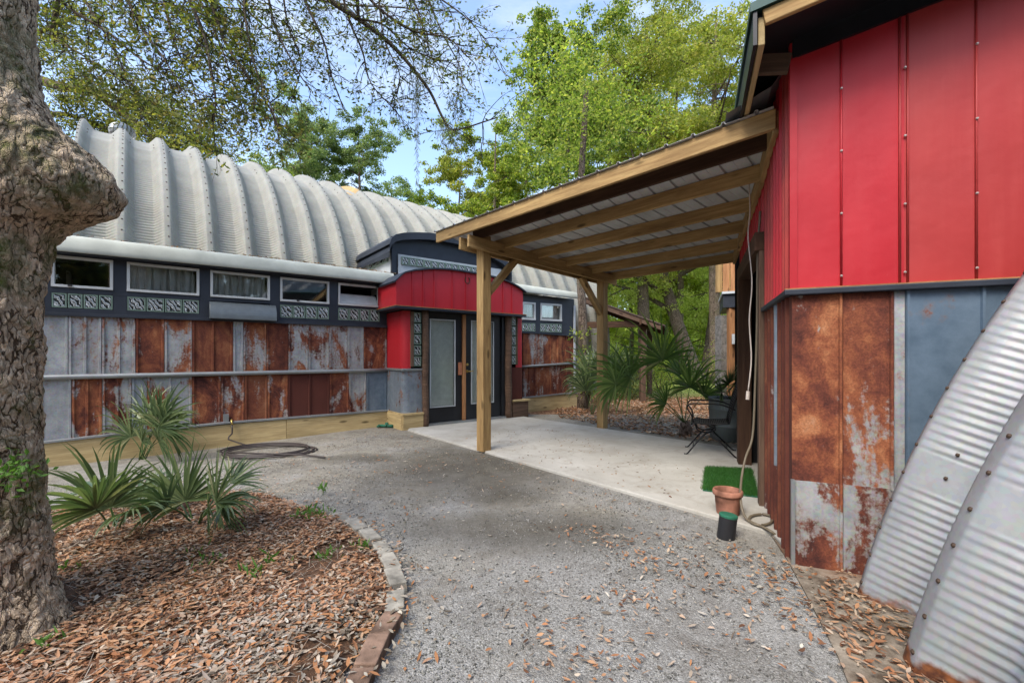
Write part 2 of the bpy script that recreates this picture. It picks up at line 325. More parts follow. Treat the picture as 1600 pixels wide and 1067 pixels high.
class MB:
    def __init__(s): s.v = []; s.f = []
    def add(s, vs, fs):
        b = len(s.v); s.v += [tuple(x) for x in vs]; s.f += [tuple(i+b for i in f) for f in fs]
    def hexa(s, p):   # 8 points: bottom 0-3 (ccw), top 4-7
        s.add(p, [(0, 3, 2, 1), (4, 5, 6, 7), (0, 1, 5, 4), (1, 2, 6, 5), (2, 3, 7, 6), (3, 0, 4, 7)])
    def box(s, c, ax, ay, az):
        c, ax, ay, az = map(V, (c, ax, ay, az))
        s.hexa([c-ax-ay-az, c+ax-ay-az, c+ax+ay-az, c-ax+ay-az, c-ax-ay+az, c+ax-ay+az, c+ax+ay+az, c-ax+ay+az])
    def tube(s, pts, rad, n=8, cap=True):
        pts = [V(p) for p in pts]
        if not isinstance(rad, (list, tuple)): rad = [rad]*len(pts)
        rings = []; up = None
        for i, p in enumerate(pts):
            t = (pts[min(i+1, len(pts)-1)]-pts[max(i-1, 0)])
            if t.length < 1e-9: t = V((0, 0, 1))
            t.normalize()
            if up is None: up = V((0, 0, 1)) if abs(t.z) < .9 else V((1, 0, 0))
            a = t.cross(up)
            if a.length < 1e-6: a = t.orthogonal()
            a.normalize(); b = t.cross(a).normalized(); up = -b if False else up
            if abs(t.dot(up)) > .97: up = b
            rings.append([p + (a*math.cos(2*math.pi*k/n) + b*math.sin(2*math.pi*k/n))*rad[i] for k in range(n)])
        vs = [q for r in rings for q in r]; fs = []
        for i in range(len(pts)-1):
            for k in range(n):
                fs.append((i*n+k, i*n+(k+1) % n, (i+1)*n+(k+1) % n, (i+1)*n+k))
        if cap: fs.append(tuple(range(n-1, -1, -1))); fs.append(tuple((len(pts)-1)*n+k for k in range(n)))
        s.add(vs, fs)
    def lathe(s, c, prof, n=32, axis=None):
        c = V(c); q = axis or Matrix.Identity(3)
        vs = []; fs = []
        for r, z in prof:
            for k in range(n): vs.append(c + q @ V((r*math.cos(2*math.pi*k/n), r*math.sin(2*math.pi*k/n), z)))
        for i in range(len(prof)-1):
            for k in range(n): fs.append((i*n+k, i*n+(k+1) % n, (i+1)*n+(k+1) % n, (i+1)*n+k))
        s.add(vs, fs)
    def build(s, name, mat, parent=None, smooth=False, bevel=0):
        me = bpy.data.meshes.new(name); me.from_pydata(s.v, [], s.f); me.update()
        o = bpy.data.objects.new(name, me); SC.collection.objects.link(o)
        me.materials.append(M[mat] if isinstance(mat, str) else mat)
        if parent: o.parent = parent; o.matrix_parent_inverse = parent.matrix_world.inverted()
        if smooth: me.polygons.foreach_set('use_smooth', [True]*len(me.polygons))
        if bevel:
            b = o.modifiers.new('bevel', 'BEVEL'); b.width = bevel; b.segments = 2; b.limit_method = 'ANGLE'
        return o
def npmesh(name, verts, faces, mat, parent=None, smooth=False):
    """verts (N,3), faces (M,k) arrays"""
    me = bpy.data.meshes.new(name); k = faces.shape[1]
    me.vertices.add(len(verts)); me.vertices.foreach_set('co', np.asarray(verts, np.float32).ravel())
    me.loops.add(faces.size); me.loops.foreach_set('vertex_index', faces.astype(np.int32).ravel())
    me.polygons.add(len(faces)); me.polygons.foreach_set('loop_start', (np.arange(len(faces))*k).astype(np.int32))
    me.polygons.foreach_set('loop_total', np.full(len(faces), k, np.int32))
    if smooth: me.polygons.foreach_set('use_smooth', np.ones(len(faces), bool))
    me.update(calc_edges=True); me.validate()
    me.materials.append(M[mat] if isinstance(mat, str) else mat)
    o = bpy.data.objects.new(name, me); SC.collection.objects.link(o)
    if parent: o.parent = parent; o.matrix_parent_inverse = parent.matrix_world.inverted()
    return o
def tag(o, label=None, cat=None, group=None, kind=None):
    for k, v in (('label', label), ('category', cat), ('group', group), ('kind', kind)):
        if v: o[k] = v
    return o
def thing(name, loc, label, cat, group=None):
    o = bpy.data.objects.new(name, None); SC.collection.objects.link(o); o.location = loc
    o.empty_display_size = .2; o.matrix_world = Matrix.Translation(V(loc)); return tag(o, label, cat, group)
def bar(name, p0, p1, wd, ht, mat, parent, up=(0, 0, 1), bevel=.006, side=None):
    """timber with its long axis local x, so the grain follows it"""
    p0, p1 = V(p0), V(p1); x = (p1-p0); Ln = x.length; x.normalize()
    if side is not None: y = V(side); y = (y-x*y.dot(x)).normalized(); z = x.cross(y)
    else: z = V(up); z = (z-x*z.dot(x)).normalized(); y = z.cross(x)
    mb = MB(); mb.box((0, 0, 0), (Ln/2, 0, 0), (0, wd/2, 0), (0, 0, ht/2))
    me_o = mb.build(name, mat, None, bevel=bevel)
    mw = Matrix((x, y, z)).transposed().to_4x4(); mw.translation = (p0+p1)/2
    me_o.matrix_world = mw
    if parent: me_o.parent = parent; me_o.matrix_parent_inverse = parent.matrix_world.inverted()
    return me_o
class Frame:
    def __init__(s, O, u, n): s.O = V(O); s.u = V(u).normalized(); s.n = V(n).normalized()
    def P(s, a, h, o=0): return s.O + s.u*a + s.n*o + V((0, 0, h))
    def px(s, px, py=CY, o=0):
        r = ray(px, py); c = V((0, 0, H)); t = ((s.O+s.n*o)-c).dot(s.n)/r.dot(s.n); p = c+r*t
        return (p-s.O).dot(s.u), p.z
    def s(s, px, o=0): return s.px(px, CY, o)[0]
    def hexa(s, mb, a0, a1, b0, t0, b1, t1, o0, o1):
        mb.hexa([s.P(a0, b0, o1), s.P(a1, b1, o1), s.P(a1, b1, o0), s.P(a0, b0, o0), s.P(a0, t0, o1), s.P(a1, t1, o1), s.P(a1, t1, o0), s.P(a0, t0, o0)])
    def box(s, mb, a0, a1, h0, h1, o0, o1): s.hexa(mb, a0, a1, h0, h1, h0, h1, o0, o1)
    def line(s, pts, o=0):
        q = sorted(s.px(x, y, o) for x, y in pts)
        xs = [a for a, _ in q]; ys = [b for _, b in q]
        def f(a):
            if a <= xs[0]: i = 0
            elif a >= xs[-1]: i = len(xs)-2
            else: i = max(j for j in range(len(xs)-1) if xs[j] <= a)
            return ys[i]+(ys[i+1]-ys[i])*(a-xs[i])/(xs[i+1]-xs[i])
        return f
def smooth_path(pts, n=6):
    pts = [V(p) for p in pts]; out = []
    P = [pts[0]*2-pts[1]]+pts+[pts[-1]*2-pts[-2]]
    for i in range(1, len(P)-2):
        for k in range(n):
            t = k/n; a, b, c, d = P[i-1:i+3]
            out.append(.5*((2*b)+(c-a)*t+(2*a-5*b+4*c-d)*t*t+(3*b-a-3*c+d)*t**3))
    out.append(pts[-1]); return out

# ---------------------------------------------------------------- ground
def sheet(name, xs, ys, mat, zoff=0, kind='structure', rough=0):
    xs = np.array(xs); ys = np.array(ys); vs = []; 
    for y in ys:
        for x in xs: vs.append((x, y, gnd(x, y)+zoff+(rough*(MN.noise(V((x*1.3, y*1.3, 0)))) if rough else 0)))
    nx = len(xs); fs = [(j*nx+i, j*nx+i+1, (j+1)*nx+i+1, (j+1)*nx+i) for j in range(len(ys)-1) for i in range(nx-1)]
    o = npmesh(name, np.array(vs), np.array(fs), mat, smooth=True); o['kind'] = kind; return o
sheet('ground', [-400, -100, -30, -12] + list(np.arange(-8, 8.1, .5)) + [12, 30, 100, 400], [-60, -12, -6] + list(np.arange(-4, 12.1, .5)) + [16, 25, 45, 100, 250, 600], 'ground', -.012)
sheet('gravel_driveway', np.arange(-9, 4.6, .125), np.arange(-3, 9.9, .125), 'gravel', 0, rough=.004)

# main wall frame
MA = math.atan2(900, 686)
uM = V((math.sin(MA), math.cos(MA), 0)); nM = V((math.cos(MA), -math.sin(MA), 0))
W = Frame(-8.07*nM, uM, nM)
BO = .73                                     # the entry stands this far out of the main wall
# right building frames
sA = math.atan2(287, 686); sR = V((math.sin(sA), math.cos(sA), 0)); tR = V((math.cos(sA), -math.sin(sA), 0))
CN = gp(1237, 882)
RF = Frame(CN, tR, -sR)                       # front face: u runs right and towards the camera
RS = Frame(CN, sR, -tR)                       # side face: u runs away from the camera
# carport frame
b1 = gp(756, 703, .03); b2 = gp(941, 668, .03); bd = (b2-b1); bd.z = 0; PL = bd.length; bd.normalize(); qd = V((bd.y, -bd.x, 0))
K = Frame(V((b1.x, b1.y, 0)), bd, qd)

# patio slab
def prism_poly(pts, z0, z1):
    n = len(pts); mb = MB()
    mb.add([(p[0], p[1], z0) for p in pts]+[(p[0], p[1], z1) for p in pts], [tuple(range(n-1, -1, -1)), tuple(range(n, 2*n))]+[(i, (i+1) % n, n+(i+1) % n, n+i) for i in range(n)])
    return mb
A = gp(637, 671, .03); B = gp(1112, 804, .03); C_ = gp(1206, 831, .03); D_ = RS.P(.25, 0, 0); E_ = RS.P(3.2, 0, -.3); F_ = gp(1159, 701, .03); G_ = gp(822, 651, .03); dW = W.P(W.s(822), 0, .02)
slab = prism_poly([A, B, C_, D_, RS.P(.25, 0, -1.5), RS.P(4.6, 0, -1.5), F_+V((1.2, .75, 0)), F_, G_, W.P(W.px(815, 600, BO)[0], 0, .3), W.P(W.px(662, 600, BO)[0], 0, .3)], -.12, .03).build('patio', 'concrete', bevel=.01); slab['kind'] = 'structure'
ft = prism_poly([gp(1200, 830), gp(1228, 872), gp(1262, 935), gp(1310, 1030), gp(1360, 1160), gp(1900, 1400), RF.P(2.6, 0, .0), RF.P(0.03, 0, .02), RS.P(.3, 0, .02)], -.1, .012).build('foundation_footing', 'footing'); ft['kind'] = 'structure'

# ---------------------------------------------------------------- arched huts
def arch_mesh(O, u, inw, Rr, q0, z0, ph0, ph1, w0, nrib, pitch, depth, crimp_pitch, amp, smooth_from, smooth_bands=(), per=4, thick=0):
    prof = [(0, 0, 0), (.05, 0, 0), (.085, -.02, .2), (.17, -.45, 1), (.27, -.93, 1), (.31, -1, 1), (.50, -1.03, 1), (.69, -1, 1), (.73, -.93, 1), (.83, -.45, 1), (.915, -.02, .2), (.95, 0, 0)]
    ws, drs, cs = [], [], []
    for k in range(nrib):
        for a, d, c in prof: ws.append(w0+(k+a)*pitch); drs.append(d*depth); cs.append(c)
    ws += [w0+nrib*pitch, w0+nrib*pitch+.03]; drs += [0, 0]; cs += [0, 0]
    ws, drs, cs = map(np.array, (ws, drs, cs))
    Ln = (ph1-ph0)*Rr; n = int(Ln/crimp_pitch*per); arc = np.linspace(0, Ln, n+1); ph = ph0+arc/Rr
    sn = np.sin(arc/crimp_pitch*2*np.pi); cr = amp*(np.abs(sn)**.8*np.sign(sn)+.35*np.sin(2*arc/crimp_pitch*2*np.pi))*(ph < smooth_from)
    for a, b in smooth_bands: cr = cr*((arc < a) | (arc > b))
    rr = Rr + drs[None, :] + cr[:, None]*cs[None, :]
    O, u, inw = (np.array(x) for x in (O, u, inw))
    q = q0 - rr*np.cos(ph)[:, None]; z = z0 + rr*np.sin(ph)[:, None]
    vs = O[None, None, :] + u[None, None, :]*ws[None, :, None] + inw[None, None, :]*q[:, :, None]; vs = vs.copy(); vs[:, :, 2] += z
    nw = len(ws); j, i = np.meshgrid(np.arange(n), np.arange(nw-1), indexing='ij'); a = (j*nw+i).ravel()
    return vs.reshape(-1, 3), np.stack([a, a+1, a+nw+1, a+nw], 1)
def dome_bolts(pts, nrm, r):
    mb = MB()
    for p, nn in zip(pts, nrm):
        q = V(nn).to_track_quat('Z', 'Y').to_matrix(); mb.lathe(p, [(r, -.003), (r, r*.35), (r*.6, r*.7), (0.0005, r*.8)], 6, q)
    return mb

hut = thing('arched_metal_building', W.P(0, 0, -2), 'long grey arched steel building with rusty sheet-metal lean-to, red entrance and black double doors', 'building')
HA = math.atan2(785, 686); uH = V((math.sin(HA), math.cos(HA), 0)); nH = V((math.cos(HA), -math.sin(HA), 0))
HC, HR, HQ, HZ = 9.47, 4.73, 4.61, 1.69
w_first = -.0102*9.47-.61; NR = 22
def hutP(w, ph, dr=0): return V(-HC*nH) + uH*w - nH*(HQ-(HR+dr)*math.cos(ph)) + V((0, 0, HZ+(HR+dr)*math.sin(ph)))
vs, fs = arch_mesh(-HC*nH, uH, -nH, HR, HQ, HZ, R(-20.5), R(180), w_first, NR, .61, .165, .060, .0090, R(55))
npmesh('arched_shell', vs, fs[:, ::-1], 'galv', hut, True)
pts, nr = [], []
for k in range(NR+1):
    for a in np.arange(-18, 110, 2.6):
        ph = R(a); pts.append(hutP(w_first+.61*k+.015, ph, .001)); nr.append(uH*0-nH*(-math.cos(ph))+V((0, 0, math.sin(ph))))
for k in range(NR):
    for a in (55.5, 58.5):
        for f in (.2, .4, .6, .8):
            ph = R(a); dr = -.18 if .3 < f < .7 else -.095; pts.append(hutP(w_first+.61*(k+f), ph, dr)); nr.append(nH*math.cos(ph)+V((0, 0, math.sin(ph))))
tag(dome_bolts(pts, nr, .013).build('bolts', 'bolt', hut), kind='stuff')
# end wall of the hut
ew = MB()
for wv_ in (w_first+.1, w_first+NR*.61-.1):
    ring = [hutP(wv_, R(a), -.18) for a in range(-20, 201, 8)]; ew.add(ring, [tuple(range(len(ring)))])
ew.build('end_wall', 'palegrey', hut)
# tan patch on one panel near the crown
wv_ = w_first+.61*8
tp = MB(); Nn = 8
for i in range(Nn+1):
    ph = R(61+22*i/Nn)
    for a, d in ((.02, .004), (.09, -.01), (.27, -.165), (.5, -.18), (.73, -.165), (.91, -.01), (.97, .004)): tp.v.append(tuple(hutP(wv_+.61*a, ph, d+.008)))
tp.f = [(i*7+j, (i+1)*7+j, (i+1)*7+j+1, i*7+j+1) for i in range(Nn) for j in range(6)]
tp.build('roof_patch', 'tan_panel', hut)
# turbine vent
tv = dp(191, 236, 10.7); mb = MB(); mb.tube([tv-V((0, 0, .9)), tv+V((0, 0, .25))], .13, 16)
mb.build('vent_collar', 'railm', hut); mb = MB()
for k in range(18):
    a = k*math.tau/18
    prv = None
    for i in range(9):
        t = i/8*math.pi; r_ = .06+.2*math.sin(t); z_ = .45-.2*math.cos(t); an = a+.5*i/8
        c1 = tv+V((r_*math.cos(an), r_*math.sin(an), z_)); c2 = tv+V((r_*math.cos(an+.22)*.93, r_*math.sin(an+.22)*.93, z_))
        mb.v += [tuple(c1), tuple(c2)]
        if i: b = len(mb.v); mb.f.append((b-4, b-3, b-1, b-2))
mb.build('turbine_vent', 'railm', hut)

# lean-to lines on the main wall (left of the entry), as heights over s
s_c = W.s(604)                                            # inner corner with the entry
s_l = W.s(-60)                                            # hidden behind the oak
skT = W.line([(58, 691), (300, 663.4), (603, 640.4)])
rlT = W.line([(73, 586), (606, 575)]); rlB = W.line([(73, 593), (606, 581)])
bdB = W.line([(84, 490), (300, 497), (606, 510)])
fsB = W.line([(107, 392), (500, 430.5), (609, 442.5)], .2); fsT = W.line([(107, 365), (500, 411), (609, 425)], .2)
wT = W.line([(95, 399), (593, 448)]); wB = W.line([(95, 449), (593, 481)])
gT = W.line([(120, 459), (590, 484)]); gB = W.line([(120, 482), (596, 503)])
def strip(mb, a0, a1, fb, ft_, o0, o1, n=1):
    for i in range(n):
        p, q = a0+(a1-a0)*i/n, a0+(a1-a0)*(i+1)/n; W.hexa(mb, p, q, fb(p), ft_(p), fb(q), ft_(q), o0, o1)
cst = lambda v: (lambda a: v)
# skirt boards
for i in range(3):
    p, q = s_l+(s_c-s_l)*i/3, s_l+(s_c-s_l)*(i+1)/3-.004
    zt = (skT(p)+skT(q))/2
    d0 = W.P(p, (skT(p)-.25)/2-.06, .055); d1 = W.P(q, (skT(q)-.25)/2-.06, .055)
    hgt = skT(p)+.19
    bar('skirt_board', W.P(p, skT(p)-hgt/2-.02, .055), W.P(q, skT(q)-hgt/2-.02, .055), .04, hgt, 'timber_pale', hut)
mb = MB(); strip(mb, s_l, s_c+.02, lambda a: skT(a)-.018, lambda a: skT(a)+.012, .0, .095, 4); mb.build('skirt_flashing', 'railm', hut, bevel=.004)
# siding sheets
def siding(px0, px1, fb, ft_, rust, blue=0, dark=0, label=None, fr=W, base=0.0, ribs=(0, 1), mat='rust', o=None):
    a0, a1 = fr.s(px0, base), fr.s(px1, base); a0, a1 = min(a0, a1), max(a0, a1); mb = MB()
    fr.hexa(mb, a0+.002, a1-.002, fb(a0), ft_(a0), fb(a1), ft_(a1), base-.02, base+random.uniform(0, .004))
    for r_ in ribs:
        c = a0+.016 if r_ == 0 else a1-.016 if r_ == 1 else a0+(a1-a0)*r_
        wdt = .011
        mb.hexa([fr.P(c-wdt, fb(c)+.001, base+.02), fr.P(c+wdt, fb(c)+.001, base+.02), fr.P(c+wdt*1.7, fb(c)+.001, base), fr.P(c-wdt*1.7, fb(c)+.001, base), fr.P(c-wdt, ft_(c)-.001, base+.02), fr.P(c+wdt, ft_(c)-.001, base+.02), fr.P(c+wdt*1.7, ft_(c)-.001, base), fr.P(c-wdt*1.7, ft_(c)-.001, base)])
    ob = mb.build('siding_sheet', mat, hut if fr is W else barn); ob['rust'] = float(rust); ob['blue'] = float(blue); ob['dark'] = float(dark)
    if label: ob['label'] = label
    return ob
sk2 = lambda a: skT(a)+.005
rB2 = lambda a: rlB(a)+.004
up = [(10, 107, .05, 0, 0), (107, 159, .34, 0, 0), (159, 212, .52, 0, 0), (212, 257, .66, 0, 0), (257, 300, .55, 0, 0), (300, 364, 1.0, 0, .45), (364, 380, 0, 0, 0), (380, 416, .7, 0, 0), (416, 450, .88, 0, .2), (450, 482, .52, 0, 0), (482, 514, .5, 0, 0), (514, 543, .42, 0, 0), (543, 568, .35, 0, 0), (568, 604, .72, .2, 0)]
lo = [(10, 112, .14, .1, 0), (112, 160, .72, 0, 0), (160, 206, .58, 0, 0), (206, 230, .1, .4, 0), (230, 300, .45, 0, 0), (300, 345, .8, 0, 0), (345, 382, .72, 0, 0), (382, 418, .82, 0, .5), (418, 450, .66, 0, 0), (450, 515, 1.1, 0, 1), (515, 545, .7, 0, .2), (545, 572, .48, 0, 0), (572, 604, .03, .8, 0)]
for a, b, r_, bl, dk in up: siding(a, b, lambda s: rlT(s)-.002, bdB, r_, bl, dk, ribs=(0, 1, .5) if b-a > 45 else (0, 1))
for a, b, r_, bl, dk in lo: siding(a, b, sk2, rB2, r_, bl, dk, ribs=(0, 1, .5) if b-a > 45 else (0, 1))
mb = MB(); W.hexa(mb, s_l, s_c-.03, -.2, 2.0, -.2, 2.0, -.06, -.025)
mb.build('wall_core', 'inside', hut)
pts_ = [W.P(s_l+(s_c-s_l)*i/12, (rlT(s_l+(s_c-s_l)*i/12)+rlB(s_l+(s_c-s_l)*i/12))/2, .035) for i in range(13)]
mb = MB(); mb.tube(pts_, .035, 10); mb.build('mid_rail', 'railm', hut, True)
# dark window band with real openings
winpx = [(80, 177), (198.3, 311.4), (328.5, 421.5), (437.4, 514), (528, 593)]
wins = [(W.s(a), W.s(b)) for a, b in winpx]
mb = MB()
strip(mb, s_l, s_c, lambda a: wT(a), cst(2.78), -.07, .012, 4)
strip(mb, s_l, s_c, lambda a: gT(a)+.002, lambda a: wB(a)-.002, -.07, .012, 4)
strip(mb, s_l, s_c, lambda a: bdB(a)-.01, lambda a: gB(a)-.002, -.07, .012, 4)
edges = [s_l]+[x for w_ in wins for x in w_]+[s_c]
for i in range(0, len(edges), 2): strip(mb, edges[i], edges[i+1], lambda a: gB(a)-.002, lambda a: wT(a), -.07, .009)
mb.build('window_band', 'navy', hut)
mb = MB(); strip(mb, s_l, s_c, lambda a: bdB(a)-.03, lambda a: bdB(a)+.012, .012, .05, 4); mb.build('band_ledge', 'navy', hut, bevel=.004)
mb = MB(); W.box(mb, s_l, W.s(896), 1.3, 2.72, -1.4, -1.3); mb.build('interior_backing', 'inside', hut); mb = MB(); W.box(mb, s_l, W.s(896), 2.735, 2.75, -1.4, -.075); mb.build('interior_ceiling', 'inside', hut)
def window(a0, a1, fb, ft_, style, o=0.0, mull=False, wd=.033):
    mb = MB()
    strip(mb, a0, a1, lambda a: ft_(a)-wd, ft_, o-.05, o+.03); strip(mb, a0, a1, fb, lambda a: fb(a)+wd, o-.05, o+.035)
    strip(mb, a0, a0+wd, lambda a: fb(a)+wd, lambda a: ft_(a)-wd, o-.05, o+.028); strip(mb, a1-wd, a1, lambda a: fb(a)+wd, lambda a: ft_(a)-wd, o-.05, o+.028)
    fr = mb.build('window', 'white', hut, bevel=.003)
    if style == 'open': fr['label'] = 'white framed window with its sash tilted open'
    a0 += wd; a1 -= wd
    if style == 'open':
        mb = MB(); z0 = (fb(a0)+fb(a1))/2+wd; z1 = (ft_(a0)+ft_(a1))/2-wd
        p = [W.P(a0, z0, .0), W.P(a1, z0, .0), W.P(a1, z0+(z1-z0)*.55, -.16), W.P(a0, z0+(z1-z0)*.55, -.16)]
        for q0, q1 in ((0, 1), (1, 2), (2, 3), (3, 0)): mb.tube([p[q0], p[q1]], .014, 4)
        mb.build('tilted_sash', 'white', fr)
        mb = MB(); mb.add(p, [(0, 1, 2, 3)]); mb.build('pane', 'blind', fr)
    else:
        mb = MB(); W.hexa(mb, a0, a1, fb(a0)+wd, ft_(a0)-wd, fb(a1)+wd, ft_(a1)-wd, o-.012, o-.006); mb.build('pane', 'glass', fr)
    if style in ('curtain',):
        mb = MB(); n = 60
        for i in range(n+1):
            a = a0+(a1-a0)*i/n; d = .035*math.sin(i*.9)+.018*math.sin(i*2.3+1)
            mb.v += [tuple(W.P(a, fb(a), o-.09+d)), tuple(W.P(a+.03*math.sin(i*.5), ft_(a), o-.09+d*.6))]
            if i: b = len(mb.v); mb.f.append((b-4, b-2, b-1, b-3))
        mb.build('curtain', 'curtain', fr, True)
    if style == 'latch':
        mb = MB(); a = (a0+a1)/2; mb.box(W.P(a-.12, fb(a)+wd*.8, o+.04), uM*.02, nM*.012, V((0, 0, .012))); mb.build('latch', 'plastic_black', fr)
for (a0, a1), st in zip(wins, ['latch', 'curtain', 'curtain', 'latch', 'open']): window(a0, a1, lambda a: wB(a)+.003, lambda a: wT(a)-.003, st)
def block(P8, parent=None):
    """glass block: rim frame and wavy face; P8 = (center, half along, half up, outward)"""
    c, ax, az, nn = P8; mb = MB(); rw = .007
    x, z = ax.length, az.length; ux, uz = ax.normalized(), az.normalized()
    for sx, sz, hx, hz in ((0, z-rw, x, rw), (0, -z+rw, x, rw), (x-rw, 0, rw, z-2*rw), (-x+rw, 0, rw, z-2*rw)): mb.box(c+ux*sx+uz*sz, ux*hx, nn*.022, uz*hz)
    ob = mb.build('glass_block', 'mortar', parent or hut)
    mb = MB(); mb.box(c, ux*(x-2*rw-.001), nn*.016, uz*(z-2*rw-.001)); mb.build('block_face', 'block', ob, bevel=.006)
for i, (a0, a1) in enumerate(wins):
    if i == 2: continue
    n = 4
    for k in range(n):
        p, q = a0+(a1-a0)*k/n, a0+(a1-a0)*(k+1)/n; zc = (gT((p+q)/2)+gB((p+q)/2))/2; hh = (gT(p)-gB(p))/2
        block((W.P((p+q)/2, zc, -.008), uM*((q-p)/2-.006), V((0, 0, hh-.004)), nM))
# vent hood below the third window
a0, a1 = W.s(327), W.s(430); z1 = W.px(327, 471)[1]; z0 = W.px(327, 495)[1]; mb = MB(); n = 10
pr = [(0, z1)]+[(.14*math.sin(t)+.02, z0+(z1-z0)*math.cos(t)) for t in np.linspace(.1, math.pi/2, n)]+[(0.16, z0-.03), (0, z0-.03)]
m_ = len(pr); slope = (W.px(430, 476)[1]-z1)
vs_ = [W.P(a0, z, o) for o, z in pr]+[W.P(a1, z+slope*0, o) for o, z in pr]
mb.add(vs_, [tuple(range(m_)), tuple(range(2*m_-1, m_-1, -1))]+[(i, m_+i, m_+(i+1) % m_, (i+1) % m_) for i in range(m_)])
mb.build('vent_hood', flat('grey vent hood', (.13, .15, .16), .4, .3), hut, bevel=.004)
# fascia: rounded flashing running the lean-to eave
def fascia(a0, a1, fb, ft_, n=6):
    mb = MB(); N = 9
    for i in range(n+1):
        a = a0+(a1-a0)*i/n; zb, zt = fb(a), ft_(a); hh = zt-zb
        sec = [(.16, zb), (.19, zb-.012), (.2, zb)]+[(.2-.10*(1-math.cos(t)), zb+.02+(hh-.02)*math.sin(t)) for t in np.linspace(.15, math.pi/2, N-2)]+[(-.3, zt+.03), (-1.55, zt+.10)]
        for o, z in sec: mb.v.append(tuple(W.P(a, z, o)))
        k = len(sec)
        if i: b = (i-1)*k; mb.f += [(b+j, b+j+1, b+k+j+1, b+k+j) for j in range(k-1)]
    return mb.build('eave_flashing', 'fascia', hut, True)
fascia(s_l, s_c+.08, fsB, fsT)
mb = MB(); strip(mb, s_l, s_c, lambda a: fsB(a)-.02, lambda a: fsB(a)+.004, -.02, .175, 4); mb.build('eave_soffit', 'navy', hut)
# right part of the lean-to, beyond the entry
s_r0, s_r1 = W.s(812), W.s(896.5)
skR = W.line([(823, 620), (896, 613)]); rlR = W.line([(823, 571), (896, 566)]); bR = W.line([(822, 519), (896, 524)])
wTR = W.line([(822, 472), (884, 476)]); wBR = W.line([(822, 500), (884, 503)]); gTR = W.line([(822, 504.5), (884, 506)]); gBR = W.line([(822, 517.5), (884, 520)])
fR = W.line([(835, 458), (903, 466)], .2); fRt = W.line([(835, 446), (903, 456)], .2)
bar('skirt_board', W.P(s_r0, .14, .05), W.P(s_r1+.05, .14, .05), .04, .42, 'timber_pale', hut)
mb = MB(); strip(mb, s_r0, s_r1+.06, lambda a: skR(a)-.018, lambda a: skR(a)+.01, 0, .09); mb.build('skirt_flashing', 'railm', hut)
rp = [(817, 836, .8), (836, 848, .7), (848, 872, .85), (872, 896.4, .9)]
for a, b, r_ in rp: siding(a, b, lambda s: rlR(s)-.0, bR, r_, 0, 0, ribs=(0, 1, .5))
for a, b, r_ in rp: siding(a, b, lambda s: skR(s)+.005, lambda s: rlR(s)-.02, r_-.1, 0, .3, ribs=(0, 1, .5))
mb = MB(); mb.tube([W.P(s_r0, rlR(s_r0)-.02, .03), W.P(s_r1+.04, rlR(s_r1)-.02, .03)], .03, 10); mb.build('mid_rail', 'railm', hut, True)
w2 = [(W.s(815), W.s(836)), (W.s(843.7), W.s(877))]
mb = MB(); strip(mb, s_r0-.3, s_r1, wTR, cst(2.78), -.07, .012); strip(mb, s_r0-.3, s_r1, lambda a: gTR(a)+.002, lambda a: wBR(a)-.002, -.07, .012); strip(mb, s_r0-.3, s_r1, lambda a: bR(a)-.01, lambda a: gBR(a)-.002, -.07, .012)
for e0, e1 in ((s_r0-.3, w2[0][0]), (w2[0][1], w2[1][0]), (w2[1][1], s_r1)): strip(mb, e0, e1, lambda a: gBR(a)-.002, wTR, -.07, .009)
mb.build('window_band', 'navy', hut)
mb = MB(); strip(mb, s_r0, s_r1+.02, lambda a: bR(a)-.025, lambda a: bR(a)+.01, .012, .045); mb.build('band_ledge', 'navy', hut)
for a0, a1 in w2:
    window(a0, a1, lambda a: wBR(a)+.003, lambda a: wTR(a)-.003, 'curtain', wd=.045)
    for k in range(4):
        p, q = a0+(a1-a0)*k/4, a0+(a1-a0)*(k+1)/4; zc = (gTR(p)+gBR(p))/2
        block((W.P((p+q)/2, zc, -.008), uM*((q-p)/2-.005), V((0, 0, (gTR(p)-gBR(p))/2-.004)), nM))
fascia(s_r0-.6, W.s(903, .2), fR, fRt, 3)
mb = MB(); W.box(mb, s_r0-.3, s_r1-.01, -.2, 2.2, -.06, -.025); W.box(mb, s_r1-.01, s_r1+.03, -.2, 2.6, -1.5, .01); mb.build('wall_core', 'navy', hut)
mb = MB(); W.box(mb, s_r1-.03, s_r1+.035, .3, 2.62, .012, .03); mb.build('corner_trim', 'palegrey', hut)

# ------------------------------------------------ entry
def bs(px): return W.px(px, CY, BO)[0]
def bh(px, py): return W.px(px, py, BO)[1]
e0, e1 = bs(629), bs(817)
zr = bh(640, 577); zs = bh(645, 646)
# core walls of the entry
mb = MB(); W.box(mb, e0+.17, bs(645), -.15, bh(640, 480), 0, BO-.02); W.box(mb, e0+.03, e0+.17, -.15, bh(640, 480), 0, BO-.19); W.box(mb, bs(807), e1-.06, -.15, bh(640, 480), 0, BO-.07); W.box(mb, e0+.02, e1-.02, bh(640, 486), 2.6, 0, BO-.04)
mb.build('entry_core', 'inside', hut)
def rounded_corner(mb, z0, z1, r, o_out, a_left, a_right, flip=False, back=0.0):
    """wall skin wrapping the entry's corner with radius r"""
    sgn = -1 if flip else 1
    cen_a = a_left+sgn*r; cen_o = o_out-r; pl = [(a_left, back)]
    for t in np.linspace(0, math.pi/2, 9): pl.append((cen_a-sgn*r*math.cos(t), cen_o+r*math.sin(t)))
    pl.append((a_right, o_out))
    b = len(mb.v)
    for a, o in pl: mb.v += [tuple(W.P(a, z0, o)), tuple(W.P(a, z1, o))]
    mb.f += [(b+2*i, b+2*i+2, b+2*i+3, b+2*i+1) for i in range(len(pl)-1)]
